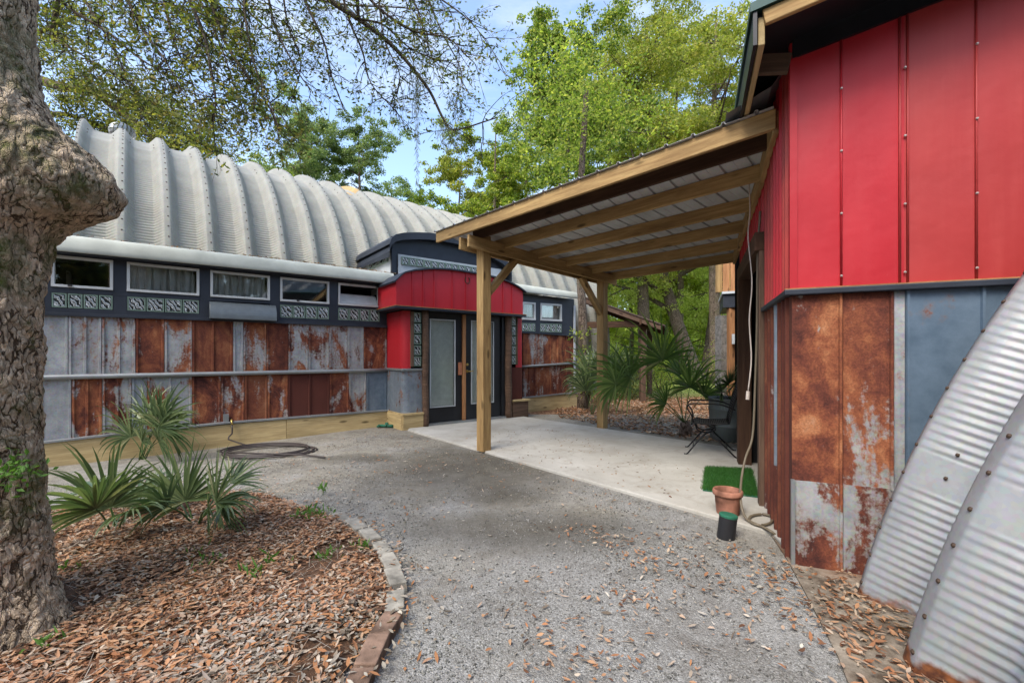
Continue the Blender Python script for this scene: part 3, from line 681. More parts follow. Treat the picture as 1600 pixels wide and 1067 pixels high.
mb = MB(); rounded_corner(mb, zr, bh(640, 486), .16, BO, e0, bs(641)); mb.build('red_pillar', 'red', hut, True)
mb = MB(); rounded_corner(mb, zr, bh(640, 486), .05, BO, e1, bs(806), True); mb.build('red_pillar', 'red', hut, True)
mb = MB(); rounded_corner(mb, zs, zr, .12, BO, e0, bs(660)); ob = mb.build('siding_sheet', 'rust', hut, True); ob['rust'] = .3; ob['blue'] = .6; ob['dark'] = .2
mb = MB(); rounded_corner(mb, bh(817, 625), zr, .03, BO, e1, bs(799), True); ob = mb.build('siding_sheet', 'rust', hut); ob['rust'] = 1.1; ob['blue'] = 0.; ob['dark'] = 1.
mb = MB(); W.box(mb, e0-.02, bs(660), zr-.03, zr+.015, 0, BO+.03); mb.build('mid_rail', 'railm', hut, bevel=.01)
mb = MB(); W.box(mb, e0-.02, bs(660), zs-.02, zs+.012, 0, BO+.07); mb.build('skirt_flashing', 'timber_pale', hut)
bar('skirt_board', W.P(e0-.01, zs/2-.06, BO+.03), W.P(bs(660), zs/2-.06, BO+.03), .04, zs+.08, 'timber_pale', hut)
bar('skirt_board', W.P(e0-.01, zs/2-.06, 0.06), W.P(e0-.01, zs/2-.06, BO+.01), .04, zs+.08, 'timber_pale', hut)
z2 = bh(800, 627)
bar('skirt_board', W.P(bs(798), z2/2-.04, BO+.03), W.P(bs(822), z2/2-.04, BO+.03), .1, z2+.06, 'timber_old', hut)
mb = MB(); W.box(mb, bs(798), bs(824), z2-.0, z2+.035, .3, BO+.11); mb.build('skirt_flashing', 'timber_pale', hut)
# side glass block columns with wood trims
for (x0, x1), (c0, c1), nb in (((641, 645.5), (646, 657.5), 5), ((806.0, 807.5), (799, 805.5), 5)):
    za, zb = bh(c0, 573) if c0 < 700 else bh(c0, 570), bh(c0, 487) if c0 < 700 else bh(c0, 494)
    bar('wood_trim', W.P((bs(x0)+bs(x1))/2, za, BO+.015), W.P((bs(x0)+bs(x1))/2, zb, BO+.015), .05, bs(x1)-bs(x0), 'timber_old', hut, side=nM)
    for k in range(nb):
        zz0, zz1 = za+(zb-za)*k/nb, za+(zb-za)*(k+1)/nb; aa = (bs(c0)+bs(c1))/2
        block((W.P(aa, (zz0+zz1)/2, BO+.0), uM*((bs(c1)-bs(c0))/2-.003), V((0, 0, (zz1-zz0)/2-.012)), nM))
# round log posts either side of the doors
for pxa, pxb in ((659, 668.5), (789, 798)):
    a = (bs(pxa)+bs(pxb))/2; r_ = (bs(pxb)-bs(pxa))/2
    mb = MB(); pp = [W.P(a+.006*math.sin(z*5), z, BO+.02) for z in np.linspace(0, bh(pxa, 485), 14)]; mb.tube(pp, [r_*(1+.06*math.sin(i*2.1)) for i in range(14)], 14); mb.build('log_post', 'timber_old', hut, True)
# doors
dz0, dz1 = .065, bh(671, 488)
mb = MB(); W.box(mb, bs(668), bs(790), .03, dz0, BO-.25, BO+.04); mb.build('door_sill', 'railm', hut)
mb = MB(); W.box(mb, bs(784.5), bs(790), dz0, dz1, BO-.12, BO-.0); mb.build('door_jamb', 'black', hut); mb = MB(); W.box(mb, bs(668), bs(671), dz0, dz1, BO-.12, BO-.0); mb.build('door_jamb', 'black', hut)
for (x0, x1, g0, g1, gt, gb) in ((671, 723.5, 673.5, 711.6, 499.4, 636), (728.5, 784, 738, 772, 502, 630)):
    za, zb = bh(g0, gb), bh(g0, gt); a0, a1, ga, gb_ = bs(x0), bs(x1), bs(g0+1), bs(g1)
    mb = MB(); o0, o1 = BO-.10, BO-.045
    W.box(mb, a0, a1, dz0, za, o0, o1); W.box(mb, a0, a1, zb, dz1, o0, o1); W.box(mb, a0, ga, za, zb, o0, o1); W.box(mb, gb_, a1, za, zb, o0, o1)
    d = mb.build('door', 'black', hut)
    mb = MB(); t_ = .02
    for q in ((ga-t_, gb_+t_, zb, zb+t_), (ga-t_, gb_+t_, za-t_, za), (ga-t_, ga, za, zb), (gb_, gb_+t_, za, zb)): W.box(mb, q[0], q[1], q[2], q[3], o1+.001, o1+.014)
    mb.build('glazing_frame', 'palegrey', d)
    mb = MB(); W.box(mb, ga, gb_, za, zb, BO-.075, BO-.07); mb.build('blind', 'blind', d)
    mb = MB(); W.box(mb, ga, gb_, za, zb, BO-.06, BO-.055); mb.build('glass', 'glass', d)
    if x0 < 700:
        mb = MB(); W.box(mb, bs(717.5), bs(722.8), bh(720, 586), bh(720, 566), o1, o1+.03); mb.build('pull_plate', 'copper', d, bevel=.008)
    else:
        mb = MB(); a = bs(731.5); z_ = bh(731, 580); mb.tube([W.P(a, z_, o1), W.P(a, z_, o1+.05), W.P(a+.11, z_+.0, o1+.055)], .011, 8); mb.lathe(W.P(a, z_, o1), [(.028, 0), (.028, .008), (.001, .01)], 16, nM.to_track_quat('Z', 'Y').to_matrix())
        mb.lathe(W.P(a, z_+.13, o1), [(.026, 0), (.026, .014), (.001, .018)], 16, nM.to_track_quat('Z', 'Y').to_matrix()); mb.build('lever_handle', 'brass', d)
bar('wood_mullion', W.P(bs(726), dz0, BO-.03), W.P(bs(726), dz1, BO-.03), .06, bs(728.3)-bs(723.8), 'timber_orange', hut, side=nM)
# red arched canopy front
KO = BO+.14
def ks(px): return W.px(px, CY, KO)[0]
arcp = [(619, 439), (624, 432), (631, 427), (645, 423.5), (662, 421.8), (680, 421), (696, 421.5), (718, 424), (739, 427.5), (758, 431), (776.5, 435), (793, 441), (807, 448), (817, 455)]
ac = [W.px(x, y, KO) for x, y in arcp]
zb0 = W.px(622, 478, KO)[1]; zb1 = W.px(823, 493, KO)[1]; zbm = (zb0+zb1)/2
seams = [644, 661, 678.5, 707, 728, 752, 786, 800]
def arcz(a):
    for (x0, y0), (x1, y1) in zip(ac, ac[1:]):
        if x0 <= a <= x1: return y0+(y1-y0)*(a-x0)/(x1-x0)
    return ac[0][1] if a < ac[0][0] else ac[-1][1]
cuts = [ac[0][0]]+[ks(x) for x in seams]+[ac[-1][0]]
mb = MB()
N = 60; aa = np.linspace(ac[0][0], ac[-1][0], N+1)
for i, a in enumerate(aa):
    mb.v += [tuple(W.P(a, zbm, KO)), tuple(W.P(a, arcz(a), KO)), tuple(W.P(a, arcz(a), -.2)), ]
    if i: b = len(mb.v); mb.f += [(b-6, b-3, b-2, b-5)]
b = len(mb.v)
for a in (ac[0][0], ac[-1][0]):
    b = len(mb.v); mb.v += [tuple(W.P(a, zbm, KO)), tuple(W.P(a, arcz(a), KO)), tuple(W.P(a, arcz(a), -.0)), tuple(W.P(a, zbm, -.0))]; mb.f.append((b, b+1, b+2, b+3))
for a in cuts[1:-1]: W.hexa(mb, a-.008, a+.008, zbm, arcz(a-.008)-.004, zbm, arcz(a+.008)-.004, KO, KO+.016)
mb.build('canopy_front', 'red', hut)
mb = MB()
for i, a in enumerate(aa):
    ex = .05 if i in (0, N) else 0; sa = a-ex if i == 0 else a+ex
    zz = arcz(a)-(.03 if i in (0, N) else 0)
    mb.v += [tuple(W.P(sa, zz-.004, KO+.06)), tuple(W.P(sa, zz+.022, KO+.06)), tuple(W.P(sa, zz+.022, -.9)), tuple(W.P(sa, zz-.004, -.9))]
    if i: b = len(mb.v); mb.f += [(b-8+j, b-8+(j+1) % 4, b-4+(j+1) % 4, b-4+j) for j in range(4)]
mb.build('canopy_roof', 'navy', hut)
mb = MB(); W.box(mb, ac[0][0]-.03, ac[-1][0]+.06, zbm-.035, zbm, -.0, KO+.045); mb.build('canopy_ledge', 'navy', hut)
mb = MB(); W.box(mb, ac[0][0]-.035, ac[-1][0]+.065, zbm+.001, zbm+.012, -.0, KO+.05); mb.build('ledge_cap', 'timber_orange', hut)
# gutter curl where the eave flashing meets the canopy
a_, z_ = W.px(612, 437, .5)
mb = MB(); mb.lathe(W.P(ac[0][0]-.02, arcz(ac[0][0])-.10, .2), [(.001, 0), (.11, 0), (.12, .02), (.12, .56), (.11, .58), (.001, .58)], 20, nM.to_track_quat('Z', 'Y').to_matrix())
# horseshoe
hs = ks(730); hz = W.px(730, 438, KO)[1]; mb = MB(); mb.tube([W.P(hs+.05*math.sin(t), hz-.055*math.cos(t)*1.15, KO+.012) for t in np.linspace(-2.6, 2.6, 20)], .009, 6)
mb.build('horseshoe', 'bolt', hut, True)
# ------------------------------------------------ dormer above the entry
DO = -.02
do_ = [(609, 381), (612, 372), (619, 366), (632, 363.5), (653, 363), (672, 363.7), (690, 366), (715, 371), (740, 379), (765, 390), (785, 402), (797, 412), (800, 423)]
dc = [W.px(x, y, DO) for x, y in do_]
def dz(a):
    for (x0, y0), (x1, y1) in zip(dc, dc[1:]):
        if x0 <= a <= x1: return y0+(y1-y0)*(a-x0)/(x1-x0)
    return dc[0][1] if a < dc[0][0] else dc[-1][1]
da = np.concatenate([[x for x, _ in dc], np.linspace(dc[0][0], dc[-1][0], 40)]); da.sort()
mb = MB()                                                  # roof shell with thick lip
for i, a in enumerate(da):
    z_ = dz(a); mb.v += [tuple(W.P(a, z_-.14 if 0 < i < len(da)-1 else z_-.25, DO)), tuple(W.P(a, z_, DO)), tuple(W.P(a, z_+.03, DO-3.2)), tuple(W.P(a, z_-.14, DO-3.2))]
    if i: b = len(mb.v); mb.f += [(b-8+j, b-8+(j+1) % 4, b-4+(j+1) % 4, b-4+j) for j in range(4)]
mb.build('dormer_roof', 'navy', hut)
ds0, ds1 = dc[0][0]+.10, dc[-1][0]-.10
mb = MB()
for i, a in enumerate(np.linspace(ds0, ds1, 40)):
    mb.v += [tuple(W.P(a, 2.6, DO-.14)), tuple(W.P(a, dz(a)-.02, DO-.14))]
    if i: b = len(mb.v); mb.f.append((b-4, b-2, b-1, b-3))
mb.build('dormer_wall', 'navy', hut)
mb = MB(); W.box(mb, ds0-.02, ds0+.06, 2.6, dz(ds0+.05)-.03, DO-.16, DO-.1); mb.build('dormer_corner', 'navy', hut)
gtop = W.px(622, 397, DO-.12)[1]
mb = MB(); W.box(mb, W.s(622, DO-.12), ds1-.12, 2.6, gtop, DO-.13, DO-.115); mb.build('dormer_panel', 'palegrey', hut)
a0 = W.s(627, DO-.1); bw = W.s(639, DO-.1)-a0
for k in range(11):
    a = a0+bw*(k+.5)
    if a+bw/2 > ds1-.15: break
    block((W.P(a, gtop-.12, DO-.105), uM*(bw/2-.006), V((0, 0, .075)), nM))
mb = MB()   # dormer side wall towards the left
mb.add([W.P(ds0, 2.6, DO-.12), W.P(ds0, dz(ds0)-.1, DO-.12), W.P(ds0, dz(ds0)-.08, DO-3), W.P(ds0, 2.6, DO-3)], [(0, 1, 2, 3)]); mb.build('dormer_side', 'palegrey', hut)
mb = MB(); zt_ = dz(ds0)-.25
mb.hexa([W.P(ds0-.02, zt_, DO-.1), W.P(ds0, zt_, DO-.1), W.P(ds0, zt_, DO-3), W.P(ds0-.02, zt_, DO-3), W.P(ds0-.02, zt_+.17, DO-.1), W.P(ds0, zt_+.17, DO-.1), W.P(ds0, zt_+.17, DO-3), W.P(ds0-.02, zt_+.17, DO-3)]); mb.build('dormer_side_trim', 'navy', hut)
for k in range(5):
    block((W.P(ds0-.012, zt_-.12, DO-.42-.2*k), -nM*.095, V((0, 0, .08)), -uM))

# ================================================================ right building
barn = thing('red_metal_building', CN, 'tall red metal clad building with rusty sheet base beside the gravel, low gable roof', 'building')
zt = 1.714; zj = .536
def rs_(px, o=0): return RF.s(px, o)
ftop = lambda a: 3.24+.2*a+.01
mb = MB(); n_ = 8
mb.add([RF.P(.02, -.1, -.03), RF.P(8, -.1, -.03), RF.P(8, 4.83, -.03), RF.P(.02, 3.22, -.03)], [(0, 1, 2, 3)])
mb.add([RF.P(8, -.1, -.03), RF.P(8, 4.8, -.03), RF.P(8, 4.8, -6), RF.P(8, -.1, -6)], [(0, 1, 2, 3)])
mb.add([RF.P(.02, -.1, -4.6), RF.P(8, -.1, -4.6), RF.P(8, 4.83, -4.6), RF.P(.02, 3.22, -4.6)], [(0, 1, 2, 3)])
mb.build('wall_core', 'inside', barn)
# red sheets on the front, each with raised seams and screws
cuts = [0, rs_(1314), rs_(1413), rs_(1525), rs_(1640), rs_(1640)+.31, rs_(1640)+.62, rs_(1640)+.93]
scr = MB(); scrws = []
for i in range(len(cuts)-1):
    a0, a1 = cuts[i], cuts[i+1]; mb = MB(); n = 6
    for k in range(n):       # slightly uneven sheet
        p, q = a0+(a1-a0)*k/n, a0+(a1-a0)*(k+1)/n
    nx, nz = 8, 24; b = len(mb.v)
    for jz in range(nz+1):
        for ix in range(nx+1):
            a = a0+(a1-a0)*ix/nx; z = zt+(ftop(a)-zt)*jz/nz
            wob = .007*MN.noise(V((a*4, z*1.6, i*3)))*(1 if 0 < ix < nx else 0)
            mb.v.append(tuple(RF.P(a, z, wob)))
    mb.f += [(b+j*(nx+1)+i_, b+j*(nx+1)+i_+1, b+(j+1)*(nx+1)+i_+1, b+(j+1)*(nx+1)+i_) for j in range(nz) for i_ in range(nx)]
    if i > 0:
        wds = (.010,) if i != 2 else (.008, .03)
        for dd in ((0,) if i != 2 else (-.022, .014)):
            a = a0+dd; mb.hexa([RF.P(a-.004, zt, .010), RF.P(a+.004, zt, .010), RF.P(a+.008, zt, .0), RF.P(a-.006, zt, .0), RF.P(a-.004, ftop(a)-.005, .010), RF.P(a+.004, ftop(a)-.005, .010), RF.P(a+.008, ftop(a)-.005, 0), RF.P(a-.006, ftop(a)-.005, 0)])
    mb.build('red_sheet', 'red' if i < 2 else 'red_brick', barn, True)
    for m_ in range(5):
        z = zt+.07+(ftop(a0)-zt-.2)*m_/3.7
        if z < ftop(a0)-.05:
            scrws.append(RF.P(a0+(.018 if i == 0 else 0.0), z, .0105 if i else .001))
scr.lathe((0, 0, 0), [(.007, -.002), (.007, .003), (.0045, .005), (.0045, .008), (.0003, .008)], 8, RF.n.to_track_quat('Z', 'Y').to_matrix()); s0 = scr.build('screw', 'screw')
def copies(src, pts, par):
    for i, p in enumerate(pts):
        o = src if i == 0 else src.copy()
        if i: SC.collection.objects.link(o)
        o.matrix_world = Matrix.Translation(V(p)); o.parent = par; o.matrix_parent_inverse = par.matrix_world.inverted()
copies(s0, scrws, barn)
for p in ob.data.polygons: pass
# corner trim
mb = MB(); mb.hexa([RF.P(-.012, zt, .012), RF.P(.028, zt, .012), RF.P(.028, zt, -.0), RF.P(-.012, zt, -.03), RF.P(-.012, 3.25, .012), RF.P(.028, 3.25, .012), RF.P(.028, 3.25, 0), RF.P(-.012, 3.25, -.03)]); mb.build('corner_trim', 'red', barn)
# black drip ledge round both faces
mb = MB()
RF.box(mb, -.045, 3, zt-.035, zt, 0, .045); mb.build('drip_ledge', 'navy', barn, bevel=.006)
mb = MB(); RS.box(mb, 0.0, 1.10, zt-.035, zt, .0, .043); mb.build('drip_ledge', 'navy', barn, bevel=.006)
mb = MB(); RF.box(mb, -.04, 3, zt+.001, zt+.008, 0, .03); mb.build('ledge_cap', 'timber_orange', barn)
# rusty lower sheets
def rsheet(a0, a1, z0, z1, rust, blue, dark, lab=None, ribs=(0, 1), base=0.0, fr=RF):
    mb = MB(); fr.box(mb, a0+.001, a1-.001, z0, z1, base-.02, base)
    for r_ in ribs:
        c = a0+.012 if r_ == 0 else a1-.012 if r_ == 1 else a0+(a1-a0)*r_
        mb.hexa([fr.P(c-.006, z0, base+.015), fr.P(c+.006, z0, base+.015), fr.P(c+.011, z0, base), fr.P(c-.011, z0, base), fr.P(c-.006, z1, base+.015), fr.P(c+.006, z1, base+.015), fr.P(c+.011, z1, base), fr.P(c-.011, z1, base)])
    o = mb.build('siding_sheet', 'rust_near', barn); o['rust'] = float(rust); o['blue'] = float(blue); o['dark'] = float(dark)
    if lab: o['label'] = lab
    return o
zb = -.02
rsheet(.0, rs_(1317), zj-.01, zt-.036, .90, 0, 0, 'almost fully rusted orange sheet at the corner', (1,))
rsheet(rs_(1317), rs_(1397), zj-.012, zt-.036, .66, 0, 0, None, (1,))
rsheet(rs_(1397), rs_(1414), zj-.012, zt-.036, .25, .0, 0, None, ())
rsheet(rs_(1414), rs_(1540), zj-.2, zt-.036, .02, 1, 0, 'plain blue grey sheet', (0, 1), .002)
rsheet(rs_(1540), 2.0, zj-.2, zt-.036, .02, 1, 0, None, (1,), .002)
rsheet(.0, rs_(1317), zb, zj-.005, .52, 0, 0, 'grey sheet with ragged rust patches at the foot of the corner', (1,), .006)
rsheet(rs_(1317), rs_(1400), zb, zj-.005, .50, 0, 0, None, (1,), .006)
rsheet(rs_(1400), 2.0, zb, zj-.1, .2, .4, 0, None, (0, 1), .004)
mb = MB(); RF.box(mb, -.006, .014, zb, zj-.0, .0, .026); mb.build('corner_trim', 'railm', barn)
# side face (towards the carport)
def ribbed(a0, a1, z0, z1, mat, fr, parent, step=.15, base=0.0, name='ribbed_sheet', **at):
    mb = MB(); n = max(1, round((a1-a0)/step)); st = (a1-a0)/n; pl = []
    for k in range(n): 
        c = a0+k*st; pl += [(c, 0), (c+st*.62, 0), (c+st*.7, .02), (c+st*.86, .02), (c+st*.94, 0)]
    pl.append((a1, 0))
    for a, o in pl: mb.v += [tuple(fr.P(a, z0, base+o)), tuple(fr.P(a, z1, base+o))]
    mb.f = [(2*i, 2*i+2, 2*i+3, 2*i+1) for i in range(len(pl)-1)]
    o = mb.build(name, mat, parent)
    for k_, v_ in at.items(): o[k_] = v_
    return o
ribbed(0.03, .22, zt, 3.25, 'red_dull', RS, barn, .10)
ribbed(.22, .60, zt, 3.25, 'red', RS, barn, .13)
ribbed(.60, 1.05, zt, 3.25, 'red_dull', RS, barn, .15)
ribbed(1.05, 3.3, 2.25, 3.25, 'red', RS, barn, .2)
ribbed(2.65, 3.3, 0, 2.25, 'rust', RS, barn, .2, rust=1.1, blue=0., dark=1.)
ribbed(0.0, .26, zb, zt-.036, 'rust_near', RS, barn, .13, rust=1.1, blue=0., dark=.8)
ribbed(.26, .42, zb, zt-.036, 'rust_near', RS, barn, .16, rust=1.0, blue=0., dark=.5)
ribbed(.42, .56, .5, zt-.036, 'rust_near', RS, barn, .14, rust=.25, blue=.6, dark=0.)
ribbed(.42, .56, zb, .5, 'rust_near', RS, barn, .14, rust=.9, blue=.6, dark=.3)
ribbed(.56, 1.05, zb, zt-.036, 'rust_near', RS, barn, .16, rust=1.0, blue=0., dark=.7)
ja = RS.s(1192)
bar('door_post', RS.P(1.11, .02, .01), RS.P(1.11, 2.3, .01), .09, .11, 'timber_old', barn, side=-tR)
bar('door_post', RS.P(2.7, .02, .02), RS.P(2.7, 2.3, .02), .14, .2, 'timber_dark', barn, side=-tR)
bar('door_header', RS.P(1.05, 2.28, .03), RS.P(2.8, 2.28, .03), .12, .16, 'timber_dark', barn)
mb = MB(); RS.box(mb, 1.0, 2.9, -.02, 2.3, -1.3, -1.25); RS.box(mb, 1.02, 1.06, -.02, 2.3, -1.25, -.03); RS.box(mb, 2.76, 2.8, -.02, 2.3, -1.25, -.03); mb.build('doorway_recess', 'inside', barn)
mb = MB(); RS.box(mb, 3.29, 3.33, -.1, 3.2, -7, .02); RS.box(mb, 0.05, 1.02, -.1, 3.2, -.06, -.03); RS.box(mb, 2.8, 3.3, -.1, 3.2, -.06, -.03); RS.box(mb, 1.02, 2.8, 2.3, 3.2, -.06, -.03); mb.build('wall_core', 'inside', barn)
# roof of the right building: eave overhang .25, rake overhang .39
ez = 3.19; sl_ = .2
def roofP(a, o, dz_=0): return RF.P(a, ez+.05+sl_*(a+.25)+dz_, o)
mb = MB(); mb.hexa([roofP(-.27, .41), roofP(8, .41), roofP(8, -5), roofP(-.27, -5), roofP(-.27, .41, .05), roofP(8, .41, .05), roofP(8, -5, .05), roofP(-.27, -5, .05)]); mb.build('roof', flat('dark green roof metal', (.018, .05, .045), .4, .3), barn)
mb = MB(); mb.hexa([roofP(-.24, .36, -.03), roofP(8, .36, -.03), roofP(8, -5, -.03), roofP(-.24, -5, -.03), roofP(-.24, .36, -.004), roofP(8, .36, -.004), roofP(8, -5, -.004), roofP(-.24, -5, -.004)]); mb.build('soffit', 'black', barn)  # soffit black carries the shade under the overhang in its colour
mb = MB(); RS.box(mb, -.40, 4.6, ez-.14, ez+.045, .235, .255); mb.build('eave_fascia', 'black', barn)
bar('eave_board', RS.P(-.37, ez-.05, .21), RS.P(4.5, ez-.05, .21), .035, .16, 'timber_pale', barn)
bar('rake_board', roofP(-.2, .375, -.045), roofP(7.9, .375, -.045), .03, .085, 'timber', barn)
mb = MB(); mb.hexa([RF.P(0, ftop(0)-.10, .001+.02), RF.P(7.9, ftop(7.9)-.10, .021), RF.P(7.9, ftop(7.9)-.1, -.02), RF.P(0, ftop(0)-.1, -.02), RF.P(0, ftop(0)+.02, .021), RF.P(7.9, ftop(7.9)+.02, .021), RF.P(7.9, ftop(7.9)+.02, -.02), RF.P(0, ftop(0)+.02, -.02)]); mb.build('frieze', 'black', barn)  # black band: shade below the rake overhang put into its colour
for k, a in enumerate((.0, .8, 1.6, 2.4, 3.2)): bar('rafter_tail', RS.P(a, ez-.06, .01), RS.P(a, ez-.02, .2), .04, .12, 'timber_old', barn)

# ================================================================ near arched steel panels
AA = gp(1338.6, 928); oA = (AA-CN).dot(-sR); kA = (AA-CN).dot(tR)
arch = thing('arched_steel_shell', AA, 'bright corrugated steel arch panels curving up from rusty feet at the right edge', 'metal arch')
RR2 = 6.0; p0 = R(12.5)
O2 = V((AA.x, AA.y, 0))
vs, fs = arch_mesh(O2, -sR, tR, RR2, RR2*math.cos(p0), -RR2*math.sin(p0), p0-R(.6), R(180)-p0, 0, 3, .61, .205, .045, .0048, R(75), ((0, .14), (.74, .93), (3.4, 3.6)), per=6)
ob = npmesh('shell_panels', vs, fs, 'galv_near', arch, True)
so_ = ob.modifiers.new('solid', 'SOLIDIFY'); so_.thickness = .003
def a2P(w_, ph, dr=0): return O2 - sR*w_ + tR*(RR2*math.cos(p0)-(RR2+dr)*math.cos(ph)) + V((0, 0, -RR2*math.sin(p0)+(RR2+dr)*math.sin(ph)))
pts, nr = [], []
for k in range(4):
    for i in range(17):
        ph = p0+(.08+.16*i)/RR2
        if i % 3 == 2 and False: continue
        pts.append(a2P(.61*k+.018, ph, .001)); nr.append(-tR*math.cos(ph)+V((0, 0, math.sin(ph))))
for k in range(3):
    for f, dr in ((.2, -.12), (.38, -.208), (.62, -.208), (.8, -.12)):
        for l_ in (.77, .90):
            ph = p0+l_/RR2; pts.append(a2P(.61*(k+f), ph, dr+.002)); nr.append(-tR*math.cos(ph)+V((0, 0, math.sin(ph))))
for i, (p, nn) in enumerate(zip(pts, nr)):
    if i == 0: b0 = dome_bolts([(0, 0, 0)], [V((0, 0, 1))], .0105).build('bolt', 'bolt')
    o = b0 if i == 0 else b0.copy()
    if i: SC.collection.objects.link(o)
    mw = V(nn).to_track_quat('Z', 'Y').to_matrix().to_4x4(); mw.translation = p; o.matrix_world = mw; o.parent = arch; o.matrix_parent_inverse = arch.matrix_world.inverted()

# ================================================================ carport
cp = thing('carport', K.P(0, .03), 'open timber carport with corrugated metal roof between the red entrance and the red building', 'carport')
m2 = PL
bar('post', K.P(0, .02), K.P(0, 2.93), .14, .14, 'timber', cp, side=bd)
bar('post', K.P(m2, .02), K.P(m2, 2.72), .14, .14, 'timber', cp, side=bd)
zbm0, zbm1 = 2.715, 2.60
def bz(m_): return zbm0+(zbm1-zbm0)*(m_+.34)/(m2+.64)
bar('beam', K.P(-.34, bz(-.34)+.08, .09), K.P(m2+.3, bz(m2+.3)+.08, .09), .04, .16, 'timber', cp)
bar('beam', K.P(-.34, bz(-.34)+.08, -.09), K.P(m2+.3, bz(m2+.3)+.08, -.09), .04, .16, 'timber', cp)
pur = [(-.34, 2.90), (-.08, 2.885), (.3, 2.80), (.97, 2.765), (1.63, 2.74), (2.3, 2.71), (2.97, 2.68)]
def wallr(m_):     # distance from the post line to the red wall along the purlin
    p = K.P(m_, 0, 0); return (CN-p).dot(RS.n)/K.n.dot(RS.n)
for i, (m_, z) in enumerate(pur):
    ov = -.62 if i < 1 else -.12 if i == 1 else -.3
    e = wallr(m_)-.03
    bar('purlin', K.P(m_, z+.07, ov), K.P(m_, z+.07, e), .04, .14, 'timber_dark' if i == 1 else 'timber', cp)
bar('knee_brace', K.P(.03, 2.13, .0), K.P(.60, bz(.6)+.02, .0), .09, .09, 'timber', cp, side=qd)
bar('knee_brace', K.P(m2-.03, 2.05, .0), K.P(m2-.62, bz(m2-.6)+.02, .0), .09, .09, 'timber', cp, side=qd)
for m_, zz in ((0, 2.80), (m2, bz(m2)+.09)):
    for q0_ in (-.03, .03):
        cb = MB(); cb.lathe(K.P(m_+q0_, zz+q0_*.6, -.111), [(.014, -.002), (.014, .004), (.008, .008), (.0005, .009)], 10, (-qd).to_track_quat('Z', 'Y').to_matrix()); cb.build('carriage_bolt', 'railm', cp)
# ledger along the red wall, following the purlin ends
for (ma, za_), (mb_, zb_) in zip(pur[0:6:1], pur[1:7:1]):
    pa = K.P(ma, za_+.05, wallr(ma)-.035); pb = K.P(mb_, zb_+.05, wallr(mb_)-.035)
    bar('ledger', pa, pb, .04, .16, 'timber', cp)
# roof sheet, ribs running along the beams
prof = []
a = -.64; rib = .23
endr = max(wallr(-.45), wallr(3.2))
while a < wallr(-.45)-.02: prof += [(a, 0), (a+.006, .019), (a+.026, .019), (a+.032, 0), (a+.12, 0), (a+.125, .003), (a+.13, 0)]; a += rib
mz = [(-.385, 3.046)]+[(m_, z+.142) for m_, z in pur[1:]]+[(3.2, 2.81)]
mb = MB(); rows = []
for (m_, z) in mz:
    e = wallr(m_)-.004
    for o, h in prof: mb.v.append(tuple(K.P(m_, z+h+.0, min(o, e))))
k = len(prof)
for i in range(len(mz)-1): mb.f += [(i*k+j, i*k+j+1, (i+1)*k+j+1, (i+1)*k+j) for j in range(k-1)]
ob = mb.build('roof_sheet', 'sheet', cp); so_ = ob.modifiers.new('solid', 'SOLIDIFY'); so_.thickness = .002
# flashing at the wall
mb = MB()
for i, m_ in enumerate(np.linspace(-.46, 3.1, 9)):
    z = 3.09-.075*(m_+.46); e = wallr(m_)
    for o, h in ((e-.38, -.01), (e-.2, .03), (e-.08, .06), (e-.01, .14)): mb.v.append(tuple(K.P(m_, z+h, o)))
    if i: b = len(mb.v); mb.f += [(b-8+j, b-7+j, b-3+j, b-4+j) for j in range(3)]
mb.build('wall_flashing', 'railm', cp)

# ================================================================ small things on and by the slab
def curve_tube(name, pts, r, mat, parent=None, n=8, sm=6):
    mb = MB(); mb.tube(smooth_path(pts, sm), r, n); return mb.build(name, mat, parent, True)
# hanging cords
e = lambda px, py, Y: dp(px, py, Y)
o = curve_tube('extension_cord', [e(1166, 250, 4.1), e(1169, 270, 4.0), e(1172, 330, 4.05), e(1169, 370, 4.05), e(1175, 440, 4.0), e(1171, 500, 4.02), e(1174, 560, 4.0), e(1169, 612, 4.0)], .006, 'cord')
tag(o, 'pale cord with a plug hanging from the carport roof beside the doorway', 'cord')
mb = MB(); mb.tube([e(1169, 611, 4.0), e(1168, 624, 4.0)], .016, 10); mb.build('plug', 'cord', o)
gpt = lambda px, py: gp(px, py, .045)
o = curve_tube('garden_hose', [e(1188, 330, 3.8), e(1184, 400, 3.85), e(1183, 500, 3.9), e(1180, 600, 3.9), e(1176, 680, 3.85), e(1165, 715, 3.75), e(1159, 745, 3.68), e(1157, 775, 3.5), e(1160, 797, 3.42)]+[gpt(1168, 812), gpt(1184, 820), gpt(1203, 817), gpt(1207, 808), gpt(1192, 803), gpt(1174, 806), gpt(1172, 814), gpt(1190, 822), gpt(1203, 829), gp(1212, 838, .012)+V((0, 0, .01))], .010, 'hose_tan')
tag(o, 'tan hose hanging down by the doorway and looping beside the clay pot', 'hose')
